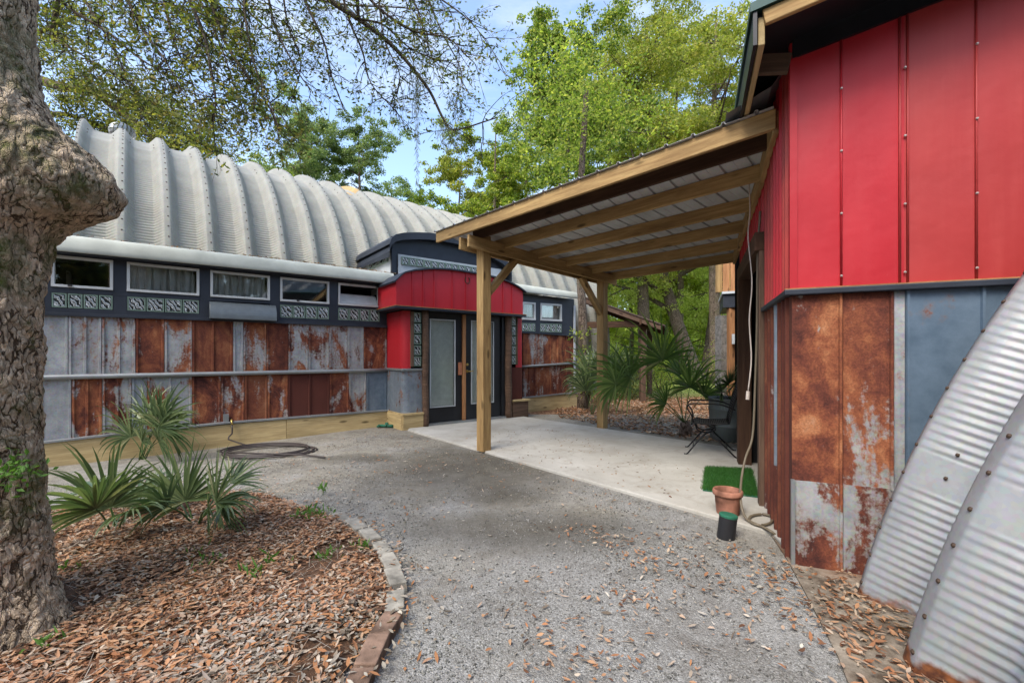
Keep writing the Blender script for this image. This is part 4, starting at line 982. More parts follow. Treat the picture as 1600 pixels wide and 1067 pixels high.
# turf mat
c4 = [gp(1103, 731, .03), gp(1174, 734, .03), gp(1186, 778, .03), gp(1098, 767, .03)]
mt = thing('turf_mat', c4[0]*.5+c4[2]*.5, 'small bright green artificial turf mat on the patio slab', 'mat')
mb = MB(); 
mb.hexa([c4[3]+V((0, 0, .002)), c4[2]+V((0, 0, .002)), c4[1]+V((0, 0, .002)), c4[0]+V((0, 0, .002))]+[p+V((0, 0, .012)) for p in (c4[3], c4[2], c4[1], c4[0])])
mb.build('mat_base', 'plastic_green', mt)
n = 15000; uu = rng.random((n, 2)); P0 = np.array([list(p) for p in c4])
base = ((1-uu[:, :1])*(1-uu[:, 1:])*P0[0]+uu[:, :1]*(1-uu[:, 1:])*P0[1]+uu[:, :1]*uu[:, 1:]*P0[2]+(1-uu[:, :1])*uu[:, 1:]*P0[3])+np.array([0, 0, .010])
base[:, :2] += rng.normal(0, .012, (n, 2))
an = rng.random(n)*6.28; side = np.stack([np.cos(an), np.sin(an), 0*an], 1)*.0022; tip = base+np.stack([rng.normal(0, .012, n), rng.normal(0, .012, n), rng.uniform(.018, .034, n)], 1)
vv = np.stack([base-side, base+side, tip], 1).reshape(-1, 3); ff = np.arange(3*n).reshape(-1, 3)
npmesh('turf_blades', vv, ff, 'turf', mt)
# clay pot
pc = gp(1137, 802, .03); pc.z = .03
pot = thing('flower_pot', pc, 'weathered terracotta flower pot on the corner of the patio slab', 'flower pot')
mb = MB(); r_ = .1; mb.lathe(pc, [(.001, 0), (.078, 0), (.083, .005), (.098, .15), (.101, .158), (.101, .160), (.095, .163), (.092, .10)], 40); mb.build('pot_body', 'terracotta', pot, True)
mb = MB(); mb.lathe(pc, [(.100, .150), (.110, .153), (.113, .165), (.113, .185), (.108, .195), (.100, .196), (.094, .188), (.092, .15)], 40); mb.build('pot_rim', 'terracotta', pot, True)
mb = MB(); mb.lathe(pc, [(.093, .135), (.05, .15), (.001, .146)], 24); mb.build('potting_soil', 'soil', pot, True)
# black pipe with green cap
pb_ = gp(1134, 840); q_ = Matrix.Rotation(R(7), 3, 'Y')
pp = thing('capped_pipe', pb_, 'short black corrugated pipe with a green cap standing in the gravel before the clay pot', 'pipe')
mb = MB(); pr = [(.058, -.03)]
for i in range(13): pr += [(.058, .012*i), (.061, .012*i+.006)]
pr += [(.058, .158), (.001, .158)]
mb.lathe(pb_, pr, 28, q_); mb.build('pipe_body', 'plastic_black', pp, True)
mb = MB(); mb.lathe(pb_, [(.060, .150), (.062, .156), (.062, .168), (.056, .172), (.001, .172)], 28, q_); mb.build('pipe_cap', 'plastic_green', pp)
# green valve box near the entry
vb = gp(603, 668); vt = thing('hose_splitter', vb, 'small green irrigation fitting on the ground at the foot of the skirt board', 'fitting')
mb = MB(); mb.tube([vb+V((-.14, .02, .03)), vb+V((.0, 0, .035)), vb+V((.14, -.02, .03))], .028, 10); mb.tube([vb+V((.02, 0, .03)), vb+V((.02, -.02, .09))], .03, 10); mb.tube([vb+V((-.1, .02, .03)), vb+V((-.14, -.06, .03))], .02, 8); mb.build('fitting_body', 'plastic_green', vt, True, )
# spigot & coiled black hose
sg = W.P(W.s(361), 0, .0); sg_s, sg_z = W.px(361, 655)
fa = thing('water_spigot', W.P(sg_s, sg_z, .05), 'small brass water spigot at the foot of the rusty wall above the coiled hose', 'tap')
mb = MB(); mb.tube([W.P(sg_s, sg_z, .0), W.P(sg_s, sg_z, .1), W.P(sg_s, sg_z-.07, .14)], .014, 8); mb.build('spigot_body', 'brass', fa, True)
mb = MB(); mb.box(W.P(sg_s-.07, sg_z+.03, .05), uM*.035, nM*.03, V((0, 0, .06))); mb.build('tap_box', 'railm', fa)
hp = [W.P(sg_s, sg_z-.07, .14), W.P(sg_s, sg_z-.2, .16), W.P(sg_s-.05, .05, .2)]
cen = gp(417, 703); cen.z = .02+gnd(cen.x, cen.y)
axx = (gp(486, 703)-gp(348, 703))*.5; axx.z = 0; ayy = V((-axx.y, axx.x, 0)).normalized()*.42
for t in np.linspace(0, 5.2*2*math.pi, 120):
    s_ = 1-.05*math.sin(t*.37)-.012*t/3; lift = .012*(.5+.5*math.sin(t*.9))+.004*t/6
    hp.append(cen+V((.08*math.sin(t*.13), .06*math.cos(t*.21), 0))+axx*math.cos(t+2.4)*s_+ayy*math.sin(t+2.4)*s_+V((0, 0, lift)))
hp += [gp(440, 712)+V((0, 0, .02)), gp(480, 713)+V((0, 0, .015)), gp(508, 717)+V((0, 0, .02))]
mb = MB(); mb.tube(smooth_path(hp, 2), .011, 6); o = mb.build('coiled_hose', 'hose', None, True); tag(o, 'dark garden hose coiled on the gravel below the rusty wall', 'hose')

# wrought iron chair
def chair(loc, rz):
    t = thing('patio_chair', loc, 'black wrought iron spring chair with curved arms on the patio slab', 'chair')
    Mx = Matrix.Translation(V(loc)) @ Matrix.Rotation(rz, 4, 'Z')
    T = lambda *p: Mx @ V(p)
    # local: faces +x, width along y
    def tb(name, lists, r, par=t):
        mb = MB()
        for l_ in lists: mb.tube(smooth_path([T(*p) for p in l_], 5), r, 6)
        return mb.build(name, 'iron', par, True)
    for s in (-.24, .24):
        tb('arm', [[(-.27, s, .60), (-.1, s*1.05, .66), (.15, s*1.08, .665), (.26, s*1.08, .655), (.29, s*1.06, .60), (.24, s*1.04, .52), (.22, s, .42)]], .010)
        tb('leg', [[(.0, s*.5, .30), (.1, s*.8, .25), (.22, s*.95, .10), (.29, s, .012), (.33, s, .005)]], .010)
        tb('leg', [[(.0, s*.5, .30), (-.06, s*.8, .22), (-.18, s*.9, .10), (-.27, s, .012), (-.31, s, .005)]], .010)
    tb('stretcher', [[(.22, -.23, .10), (.22, .23, .10)], [(-.18, -.23, .10), (-.18, .23, .10)]], .007)
    tb('spring_base', [[(.20, -.12, .40), (.16, -.12, .30), (.03, -.1, .28), (-.05, -.1, .33), (.05, -.1, .37)], [(.20, .12, .40), (.16, .12, .30), (.03, .1, .28), (-.05, .1, .33), (.05, .1, .37)]], .009)
    # seat and back mesh panels with rims
    def grid(fn, nu, nv, name, r):
        mb = MB()
        for i in range(nu+1):
            mb.tube([T(*fn(i/nu, j/nv)) for j in range(nv+1)], r if 0 < i < nu else .011, 5)
        for j in range(nv+1):
            mb.tube([T(*fn(i/nu, j/nv)) for i in range(nu+1)], r if 0 < j < nv else .011, 5)
        return mb.build(name, 'iron', t, True)
    grid(lambda a, b: (-.20+.44*a, -.23+.46*b, .425-.02*math.sin(a*3.14)-.03*max(0, a-.85)/.15), 20, 16, 'seat', .004)
    grid(lambda a, b: (-.20-.10*a-.03*a*a, (-.23+.46*b)*(1-.15*max(0, a-.6)), .425+.56*a-.02*abs(b-.5)**2*8*a), 18, 12, 'backrest', .0034)
    return t
c0 = gp(1114, 708, .03); chair((c0.x, c0.y+.05, .03), R(157))

# stock tank planter
tb_ = gp(1143, 684, .03); tb_.z = .03 if False else .0
tk = thing('stock_tank_planter', tb_, 'round grey galvanised stock tank planter behind the iron chair', 'planter')
mb = MB(); pr = [(.001, 0), (.30, 0), (.31, .02), (.315, .2), (.325, .22), (.325, .25), (.315, .27), (.325, .46), (.335, .48), (.335, .50), (.325, .52), (.33, .63), (.345, .65), (.335, .66), (.325, .64), (.32, .55)]
mb.lathe(tb_, pr, 48); mb.build('tank', galv('weathered tank steel', (.16, .18, .17), dull=.6), tk, True)
mb = MB(); mb.lathe(tb_, [(.325, .58), (.2, .61), (.001, .60)], 24); mb.build('potting_soil', 'soil', tk, True)

# ================================================================ leaves and plants
def leaf_cards(cent, direc, ln, wd, curl=.15, nrm=None, seg=1):
    """pointed leaf of two folded quads (6 verts); arrays"""
    n = len(cent); d = direc/np.linalg.norm(direc, axis=1, keepdims=True)
    if nrm is None: nrm = rng.normal(size=(n, 3))
    s = np.cross(d, nrm); s /= np.linalg.norm(s, axis=1, keepdims=True)+1e-9; u = np.cross(s, d)
    ln = np.broadcast_to(ln, n)[:, None]; wd = np.broadcast_to(wd, n)[:, None]
    p0 = cent; p3 = cent+d*ln; mid = cent+d*ln*.5
    l1 = mid+s*wd*.5+u*wd*curl; r1 = mid-s*wd*.5+u*wd*curl
    v = np.stack([p0, r1, p3, l1], 1).reshape(-1, 3)
    return v, np.arange(4*n).reshape(-1, 4)
def litter_leaves(cent, ln, wd, flatn=.22):
    n = len(cent); a = rng.random(n)*6.283; d = np.stack([np.cos(a), np.sin(a), rng.normal(0, .22, n)], 1); d /= np.linalg.norm(d, axis=1, keepdims=True)
    up_ = np.stack([rng.normal(0, flatn, n), rng.normal(0, flatn, n), np.ones(n)], 1); s = np.cross(d, up_); s /= np.linalg.norm(s, axis=1, keepdims=True); u = np.cross(s, d)
    ln = ln[:, None]; wd = wd[:, None]; c = rng.uniform(-.12, .3, n)[:, None]; f = rng.uniform(.0, .35, n)[:, None]
    P = [cent-d*ln*.5+u*c*ln*.25]
    L_ = []; R_ = []
    mids = []
    for t, w_ in ((-.22, .85), (.15, 1.0)):
        b = cent+d*ln*t - u*c*ln*.18
        mids.append(b); L_.append(b+s*wd*.5*w_+u*wd*f); R_.append(b-s*wd*.5*w_+u*wd*f)
    E = cent+d*ln*.5+u*c*ln*.35
    v = np.stack([P[0], R_[0], mids[0], L_[0], R_[1], mids[1], L_[1], E], 1).reshape(-1, 3)
    b = np.arange(n)[:, None]*8
    q = np.concatenate([b+np.array([[0, 1, 2, 3]]), b+np.array([[1, 4, 5, 2]]), b+np.array([[2, 5, 6, 3]]), b+np.array([[4, 7, 6, 5]])], 0)
    return v, q
def inpoly(pts, poly):
    x, y = pts[:, 0], pts[:, 1]; ins = np.zeros(len(pts), bool); n = len(poly)
    for i in range(n):
        x0, y0 = poly[i]; x1, y1 = poly[(i+1) % n]
        c = ((y0 > y) != (y1 > y)) & (x < (x1-x0)*(y-y0)/(y1-y0+1e-12)+x0); ins ^= c
    return ins
bedpx = [(40, 800), (66, 795), (128, 788), (220, 775), (330, 768), (420, 778), (480, 797), (532, 818), (556, 832), (576, 850), (596, 870), (609, 892), (616, 917), (614, 955), (596, 992), (570, 1040), (540, 1090), (480, 1250), (300, 1600)]
bed = [(gp(x, y).x, gp(x, y).y) for x, y in bedpx]+[(-1.2, .2), (-5, .2), (-6, 2.5)]
bed = bed
def bedz(x, y): return gnd(x, y)
from mathutils.geometry import tessellate_polygon
cx_ = sum(p[0] for p in bed)/len(bed); 
# bed soil: gentle mound on a fine grid inside the outline
xs = np.arange(-6, 0, .07); ys = np.arange(.1, 4.6, .07); gx, gy = np.meshgrid(xs, ys)
pin = inpoly(np.stack([gx.ravel(), gy.ravel()], 1), bed).reshape(gx.shape)
dist = pin.astype(float)
for _ in range(9):
    d_ = dist.copy(); d_[1:-1, 1:-1] = (dist[1:-1, 1:-1]*2+dist[:-2, 1:-1]+dist[2:, 1:-1]+dist[1:-1, :-2]+dist[1:-1, 2:])/6; dist = d_
mz_ = np.clip(dist-.45, 0, .55)*.10
def mound(x, y):
    i = int(round((x+6)/.07)); j = int(round((y-.1)/.07))
    if 0 <= i < len(xs) and 0 <= j < len(ys): return mz_[j, i]
    return 0
vs = [(x, y, gnd(x, y)+.008+mz_[j, i]+.006*MN.noise(V((x*5, y*5, 0)))) for j, y in enumerate(ys) for i, x in enumerate(xs)]
nx = len(xs); fs = [(j*nx+i, j*nx+i+1, (j+1)*nx+i+1, (j+1)*nx+i) for j in range(len(ys)-1) for i in range(nx-1) if pin[j, i] and pin[j+1, i+1] and pin[j, i+1] and pin[j+1, i]]
o = npmesh('planting_bed', np.array(vs), np.array(fs), 'soil', smooth=True); o['kind'] = 'structure'
def scatter(n, poly, ymin=1.4, ymax=99):
    P = np.array(poly); lo_, hi_ = P.min(0), P.max(0); lo_[1] = max(lo_[1], ymin); hi_[1] = min(hi_[1], ymax)
    q = lo_+rng.random((n*3, 2))*(hi_-lo_); q = q[inpoly(q, poly)]; return q[:n]
q = scatter(85000, bed); q = q[np.abs(q[:, 0]/q[:, 1]) < 1.5]
trunkc = np.array([-2.56, 1.93]); q = q[np.hypot(*(q-trunkc).T) > .40]
nz_ = np.array([MN.noise(V((x*1.4, y*1.4, 2)))+.5*MN.noise(V((x*4, y*4, 5))) for x, y in q]); dt_ = np.hypot(*(q-trunkc).T)
q = q[(nz_ > -.42+rng.normal(0, .1, len(q))) & (dt_ > .46+.25*rng.random(len(q))**2)]
z = np.array([gnd(x, y)+mound(x, y) for x, y in q])+.010+rng.random(len(q))**2*.022+np.array([.02*max(0, MN.noise(V((x*2.2, y*2.2, 4)))) for x, y in q])
n = len(q)
v, f = litter_leaves(np.column_stack([q, z]), rng.gamma(6, .0063, n).clip(.018, .08), rng.uniform(.008, .019, n))
greyzone = (np.hypot((q[:, 0]+.95)/.5, (q[:, 1]-1.85)/.35)+rng.normal(0, .35, n)) < .95
def split_mesh(name, v, f, k, sel, mat, **kw):
    V_ = v.reshape(-1, k, 3)[sel].reshape(-1, 3); nf = f.shape[1]
    m_ = len(V_)//k; b = np.arange(m_)[:, None]*k
    pats = [[0, 1, 2, 3], [1, 4, 5, 2], [2, 5, 6, 3], [4, 7, 6, 5]]
    F_ = np.concatenate([b+np.array([p]) for p in pats], 0)
    return npmesh(name, V_, F_, mat)
tag(split_mesh('leaf_litter', v, f, 8, ~greyzone, 'litter'), 'thick layer of brown fallen oak leaves covering the planting bed', 'leaf litter', kind='stuff')
tag(split_mesh('grey_leaf_litter', v, f, 8, greyzone, 'litter_grey'), 'patch of bleached grey fallen leaves at the front of the bed', 'leaf litter', kind='stuff')
# loose leaves on the gravel
gpoly = [(-5.2, 4.5), (-2.2, 7.9), (-1.5, 7.2), (1.5, 3.6), (1.75, 2.7), (3, 1.2), (-.2, 1.2), (-.6, 2.2), (-1.3, 3.2), (-3, 4.0)]
q = scatter(6500, gpoly)
c_ = np.array([MN.noise(V((x*1.1, y*1.1, 3))) for x, y in q]); near_bed = np.array([min(math.hypot(x-a, y-b) for a, b in bed[5:17]) for x, y in q])
right = np.exp(-((q[:, 0]-1.5)**2+(q[:, 1]-2.4)**2)/.7)
keep = rng.random(len(q)) < np.clip(.30+c_*.9+np.exp(-near_bed*4)*.9+right*.9, .1, 1); q = q[keep]; n = len(q)
v, f = litter_leaves(np.column_stack([q, np.array([gnd(x, y) for x, y in q])+.010+rng.random(n)*.006]), rng.gamma(3, .0095, n).clip(.008, .06), rng.uniform(.005, .017, n))
tag(npmesh('scattered_leaves', v, f, 'litter_grey'), 'loose dry leaves scattered thinly over the gravel', 'leaf litter', kind='stuff')
q = scatter(480, [(x, y) for x, y in [(1.2, 3.3), (1.7, 2.8), (1.8, 2.3), (2.1, 2.0), (2.2, 1.3), (1.1, 1.3), (1.0, 2.4), (.5, 3.2)]]); n = len(q)
kk = rng.random(n) < .25+.6*(q[:, 0] > 1.35); q = q[kk]; n = len(q)
v, f = litter_leaves(np.column_stack([q, .020+rng.random(n)*.01]), rng.uniform(.03, .06, n), rng.uniform(.012, .02, n))
tag(npmesh('drifted_leaves', v, f, 'litter'), 'brown leaves drifted along the footing of the red building', 'leaf litter', kind='stuff')
q = scatter(420, [tuple(p)[:2] for p in (RF.P(.2, 0, .05), RF.P(.42, 0, .05), RF.P(.40, 0, 1.2), RF.P(.12, 0, 1.3), RF.P(.0, 0, .5))], 1.0); n = len(q)
v, f = litter_leaves(np.column_stack([q, .018+rng.random(n)*.02]), rng.uniform(.02, .06, n), rng.uniform(.008, .018, n)); tag(npmesh('heaped_leaves', v, f, 'litter'), 'brown leaves and debris heaped against the rusty feet of the arch panels', 'leaf litter', kind='stuff')
cl4 = np.concatenate([np.column_stack([rng.normal(p.x, s_, k_), rng.normal(p.y, s_*.7, k_)]) for p, s_, k_ in ((gp(975, 850), .16, 60), (gp(1005, 880), .12, 35), (gp(905, 832), .12, 30), (gp(985, 940), .10, 35), (gp(900, 1035), .14, 45), (gp(870, 1010), .2, 40), (gp(1190, 880), .2, 50), (gp(740, 720), .35, 40), (gp(1240, 960), .15, 50))]); n = len(cl4)
v, f = litter_leaves(np.column_stack([cl4, .014+rng.random(n)*.014]), rng.uniform(.022, .05, n), rng.uniform(.008, .017, n)); tag(npmesh('leaf_drifts', v, f, 'litter'), 'little drifts of orange brown leaves caught on the gravel', 'leaf litter', kind='stuff')
q = scatter(260, [(-.9, 6.6), (1.4, 3.9), (2.2, 4.5), (.6, 8.2)]); n = len(q)
v, f = litter_leaves(np.column_stack([q, .036+rng.random(n)*.003]), rng.uniform(.02, .04, n), rng.uniform(.008, .014, n))
tag(npmesh('patio_leaves', v, f, 'litter'), 'few dry leaves and specks lying on the concrete slab', 'leaf litter', kind='stuff')
# litter under the trees behind the slab
q = scatter(26000, [(1.0, 9.3), (2.3, 7.4), (3.2, 6.4), (12, 7), (14, 14), (1.2, 14)]); n = len(q)
v, f = litter_leaves(np.column_stack([q, .004+rng.random(n)*.03]), rng.uniform(.05, .10, n), rng.uniform(.02, .04, n))
tag(npmesh('woodland_leaves', v, f, 'litter'), 'orange brown fallen leaves on the ground behind the carport', 'leaf litter', kind='stuff')
# debris on the lean-to roof
n = 1800; a = rng.uniform(W.s(380), s_c+.3, n); a = np.concatenate([a, rng.uniform(W.s(120), s_r1, 1200)]); n = len(a); oo = rng.uniform(-1.35, .02, n)
P_ = np.array([list(W.P(x, fsT(x)+.035-.055*min(0, y+.0)+.0, y)) for x, y in zip(a, oo)])
v, f = litter_leaves(P_, rng.uniform(.03, .07, n), rng.uniform(.012, .025, n)); tag(npmesh('roof_leaves', v, f, 'litter'), 'brown leaf debris lying along the lean-to roof edge', 'leaf litter', kind='stuff')
q = np.concatenate([np.column_stack([rng.normal(p.x, .07, 40), rng.normal(p.y, .07, 40)]) for p in [gp(x, y) for x, y in bedpx[5:17]]]); n = len(q)
v, f = litter_leaves(np.column_stack([q, .030+rng.random(n)*.035]), rng.uniform(.025, .055, n), rng.uniform(.009, .018, n))
tag(npmesh('edge_leaves', v, f, 'litter_grey'), 'dry leaves caught on and along the paver edging of the bed', 'leaf litter', kind='stuff')
# pine straw and twigs in the bed
q = scatter(5000, bed); n = len(q); a_ = rng.random(n)*6.28; L_ = rng.uniform(.04, .13, n); z0_ = np.array([gnd(x, y)+mound(x, y) for x, y in q])+.022+rng.random(n)*.016
d_ = np.column_stack([np.cos(a_), np.sin(a_), rng.normal(0, .1, n)])*L_[:, None]/2; c_ = np.column_stack([q, z0_]); w_ = np.column_stack([-np.sin(a_), np.cos(a_), np.zeros(n)])*.0009
v = np.stack([c_-d_-w_, c_-d_+w_, c_+d_+w_, c_+d_-w_], 1).reshape(-1, 3)
tag(npmesh('pine_straw', v, np.arange(4*n).reshape(-1, 4), 'litter_grey'), 'thin dry pine needles among the fallen leaves of the bed', 'pine straw', kind='stuff')
# gravel stones
q = scatter(90000, gpoly, 1.5, 7.5); dep = q[:, 1]; cl_ = np.array([MN.noise(V((x*1.6, y*1.6, 7))) for x, y in q]); q = q[(rng.random(len(q)) < np.clip(2.6/dep, .12, 1)**1.6*np.clip(.55+cl_*1.6, .12, 1))]; n = len(q)
q = q[np.array([not False]*n)]
oct_ = np.array([[1, 0, 0], [0, 1, 0], [-1, 0, 0], [0, -1, 0], [0, 0, 1], [0, 0, -.6]], float)
szs = rng.gamma(4, .00095, n).clip(.0015, .009)[:, None, None]*rng.uniform(.55, 1.2, (n, 1, 3)); rot = rng.random(n)*6.28
vv = oct_[None]*szs; vv = vv+rng.normal(0, .0008, vv.shape); cs_, sn_ = np.cos(rot)[:, None], np.sin(rot)[:, None]
vx = vv[:, :, 0]*cs_-vv[:, :, 1]*sn_; vy = vv[:, :, 0]*sn_+vv[:, :, 1]*cs_
zz = np.array([gnd(x, y)+.004*MN.noise(V((x*1.3, y*1.3, 0))) for x, y in q])[:, None]+vv[:, :, 2]+.002
vv = np.stack([vx+q[:, :1], vy+q[:, 1:], zz], 2).reshape(-1, 3)
b = np.arange(n)[:, None]*6
ff = np.concatenate([b+np.array([t]) for t in ([0, 1, 4], [1, 2, 4], [2, 3, 4], [3, 0, 4], [1, 0, 5], [2, 1, 5], [3, 2, 5], [0, 3, 5])], 0)
M['stones'] = leafmat('gravel stones', [(0, (.075, .07, .066)), (.4, (.19, .185, .175)), (.8, (.26, .25, .235)), (1, (.40, .39, .37))], 0, .9, .2)
tag(npmesh('gravel_stones', vv, ff, 'stones'), 'loose grey gravel stones covering the driveway', 'gravel', kind='stuff')

# paver edging
pv = [(534, 816, 0), (556, 829, 0), (577, 847, 0), (597, 866, 0), (609, 889, 0), (618, 915, 0), (618, 952, 0), (604, 990, 1), (581, 1034, 1), (556, 1090, 1)]
PP = [gp(x, y) for x, y, _ in pv]
where = ['farthest pale paver of the bed edging, half buried in leaves', 'second pale paver from the far end of the bed edging', 'third pale paver from the far end of the bed edging', 'pale paver at the start of the bend in the bed edging', 'pale paver in the middle of the bend of the edging', 'large pale paver tilted at the widest point of the bed', 'long pale paver just before the reddish ones', 'reddish brown paver touching the last pale one', 'reddish brown paver near the bottom of the photo', 'reddish brown paver cut by the bottom edge of the photo']
for i, (x, y, rd) in enumerate(pv):
    p = PP[i]; d = (PP[min(i+1, len(PP)-1)]-PP[max(i-1, 0)]); d.z = 0; d.normalize(); s_ = V((-d.y, d.x, 0))
    L0 = ((PP[i]-PP[i-1]).length if i else .19); L1 = ((PP[i+1]-PP[i]).length if i < len(PP)-1 else .2); ln = min(L0, L1)*.5+.0 if i not in (6,) else .085
    ln = max(.06, min(.11, (L0+L1)/4-.010)) if not rd else max(.08, (L0+L1)/4-.003)
    mb = MB(); d = (d+s_*random.uniform(-.10, .10)).normalized(); s_ = V((-d.y, d.x, 0)); tilt = V((random.uniform(-.10, .10), random.uniform(-.10, .10), 1)).normalized()
    mb.box(p+V((0, 0, .018+.006*(i % 3))), (d-tilt*d.dot(tilt))*ln, s_*.047, tilt*.035)
    o = mb.build('edging_paver', 'brick_red' if rd else 'brick', None, bevel=.006); tag(o, where[i], 'paver', 'pavers edging the leaf bed')
# far-left edging
mb = MB(); 
for (x0, y0), (x1, y1), lb in (((66, 796), (97, 791), 'low pale edging stone right beside the oak trunk'), ((99, 791), (130, 787), 'low pale edging stone behind the left palmetto')):
    a, b = gp(x0, y0), gp(x1, y1); a.z = b.z = gnd(a.x, a.y)+.015; o = bar('edging_paver', a, b, .09, .06, 'brick', None); tag(o, lb, 'paver', 'pavers edging the leaf bed')

# ---- palmettos
def fan(mbL, mbS, base, tip, R0, spread=200, nl=26, droop=.35, face=None, seed=0, wid=.0115):
    rr = random.Random(seed); base, tip = V(base), V(tip)
    d = (tip-base); mid = (base+tip)/2+V((0, 0, d.length*.10)); pts = smooth_path([base, mid, tip], 5)
    mbS.tube(pts, [.008*(1-.5*i/len(pts)) for i in range(len(pts))], 5)
    ax = (pts[-1]-pts[-2]).normalized()                    # direction petiole enters fan
    nrm = V(face) if face else V((0, -.5, .8)); nrm = (nrm-ax*nrm.dot(ax)).normalized(); sd_ = ax.cross(nrm)
    nl = int(nl*1.3)
    for i in range(nl):
        t = (i+.5)/nl; ang = R((t-.5)*spread+rr.uniform(-4.5, 4.5)); ln = R0*(1-.30*abs(t-.5)*2)*rr.uniform(.80, 1.14)
        dr = ax*math.cos(ang)+sd_*math.sin(ang)+nrm*rr.uniform(-.04, .12); dr.normalize(); sv = dr.cross(nrm).normalized()
        n_ = 7; pv_ = None; p = V(tip); wmax = wid*rr.uniform(.7, 1.15)*(R0/.45)**.8; dd = dr.copy()
        for k in range(n_+1):
            u_ = k/n_; w_ = wmax*(.35+.65*min(1, u_*3.2))*(1-max(0, (u_-.45)/.55))**.8+.0006
            fold = nrm*w_*.5
            mbL.v += [tuple(p-sv*w_+fold), tuple(p), tuple(p+sv*w_+fold)]
            if k: b = len(mbL.v); mbL.f += [(b-6, b-5, b-2, b-3), (b-5, b-4, b-1, b-2)]
            dd = (dd+V((0, 0, -1))*droop*u_*u_*rr.uniform(.7, 1.3)*.9).normalized(); p = p+dd*(ln/n_)
def palmetto(base, fans, label, mat='palm', name='palmetto', trunk=0, group=None):
    base = V(base); t = thing(name, base, label, 'palmetto', group)
    if trunk:
        mb = MB(); mb.tube([base+V((0, 0, -.05)), base+V((.02, 0, trunk*.5)), base+V((0, 0, trunk))], [.11, .10, .07], 12); mb.build('trunk', 'bark_pine', t, True)
    for i, (tip, R0, spread, droop, face, nl) in enumerate(fans):
        l_, s_ = MB(), MB(); fan(l_, s_, base+V((random.uniform(-.03, .03), random.uniform(-.03, .03), trunk*.9)), tip, R0, spread, nl, droop, face, i*7+len(label))
        st = s_.build('leaf_stalk', 'stem', t, True); l_.build('fan_leaf', mat, t, True)
    return t
Yb = gp(180, 832).y
T = lambda px, py, Y: dp(px, py, Y)
palmetto(gp(178, 835), [(T(172, 792, 3.2), .52, 210, .4, (.2, -.8, .6), 28), (T(212, 785, 3.4), .42, 190, .2, (.1, -.9, .3), 26), (T(150, 795, 3.0), .50, 170, .6, (-.3, -.3, .9), 22), (T(205, 800, 3.0), .36, 170, .7, (.3, -.4, .9), 22), (T(150, 765, 3.6), .4, 160, .4, (-.3, -.2, .9), 20)], 'low green palmetto in the leaf bed nearest the oak trunk')
palmetto(gp(308, 826), [(T(290, 782, 3.3), .50, 200, .2, (.0, -.95, .2), 28), (T(338, 785, 3.2), .48, 190, .5, (.3, -.8, .5), 26), (T(268, 775, 3.5), .40, 180, .15, (-.2, -.9, .2), 24), (T(350, 790, 3.2), .36, 150, .6, (.8, -.3, .5), 18), (T(325, 795, 3.0), .30, 130, .9, (.3, -.8, .3), 16), (T(360, 755, 3.6), .36, 120, .4, (.6, -.3, .7), 16), (T(262, 790, 3.1), .34, 150, .7, (-.5, -.5, .6), 18)], 'taller green palmetto in the middle of the leaf bed')
pw = W.P(W.s(225), gnd(-4, 6)+.0, .45)
Yw = pw.y
palmetto(pw, [(T(245, 668, Yw-.1), .72, 230, .8, (.3, -.9, .4), 20), (T(205, 682, Yw), .62, 220, 1.1, (-.4, -.8, .3), 18), (T(262, 672, Yw-.1), .68, 220, 1.0, (.5, -.8, .2), 18), (T(228, 662, Yw+.1), .6, 110, .5, (0, -.9, .5), 12), (T(248, 690, Yw-.2), .45, 170, 1.2, (.1, -1, 0), 22), (T(222, 690, Yw-.1), .45, 150, 1.2, (-.3, -.9, .1), 20), (T(252, 655, Yw), .62, 120, .3, (.3, -.9, .3), 16)], 'palmetto growing against the rusty wall left of the coiled hose')
pb2 = gp(1070, 680); Yp = pb2.y
palmetto(pb2, [(T(985, 590, Yp), .85, 220, .55, (-.3, -.85, .5), 26), (T(1035, 562, Yp+.1), .9, 220, .4, (0, -.95, .3), 24), (T(1078, 605, Yp-.1), .8, 220, .75, (.3, -.8, .5), 24), (T(962, 600, Yp-.2), .62, 230, 1.2, (-.4, -.9, .1), 22), (T(1100, 618, Yp), .6, 180, .9, (.5, -.8, .2), 20), (T(1040, 632, Yp-.2), .55, 160, .9, (0, -1, .1), 18), (T(1062, 585, Yp+.2), .75, 170, .4, (.2, -.9, .3), 20)], 'large sabal palm behind the far carport post and the iron chair', trunk=.22, name='sabal_palm', mat='palm_light')
pb3 = gp(925, 648); Y3 = pb3.y
palmetto(pb3, [(T(922, 590, Y3), .95, 240, .95, (-.2, -.95, .1), 30), (T(945, 590, Y3), .9, 180, .8, (.3, -.9, .2), 30), (T(915, 610, Y3-.1), .75, 170, 1.1, (-.5, -.8, .1), 26), (T(960, 585, Y3+.1), .8, 170, .7, (.3, -.9, .3), 26), (T(930, 575, Y3+.4), .6, 130, .2, (0, -.9, .1), 18)], 'drooping palmetto clump at the far end of the rusty lean-to')
palmetto((tb_.x, tb_.y, .6), [(T(1138, 600, 6.6), .5, 170, .1, (0, -1, .1), 26), (T(1150, 598, 6.5), .52, 170, .1, (.2, -1, .1), 26), (T(1128, 612, 6.5), .42, 140, .2, (-.3, -.9, .2), 18)], 'grey green palmetto growing in the stock tank', 'palm_grey')
def tuft(name, v, root, mat):
    nl = len(v)//4; vs = [tuple(root)]+[tuple(x) for x in v]; fs = []
    for i in range(nl):
        fs.append((1+4*i, 2+4*i, 3+4*i, 4+4*i)); p0 = v[4*i]; vs.append((p0[0]+.0015, p0[1]+.001, p0[2]-.001)); fs.append((0, 1+4*i, len(vs)-1))
    mb = MB(); mb.v = vs; mb.f = fs; return mb.build(name, mat)
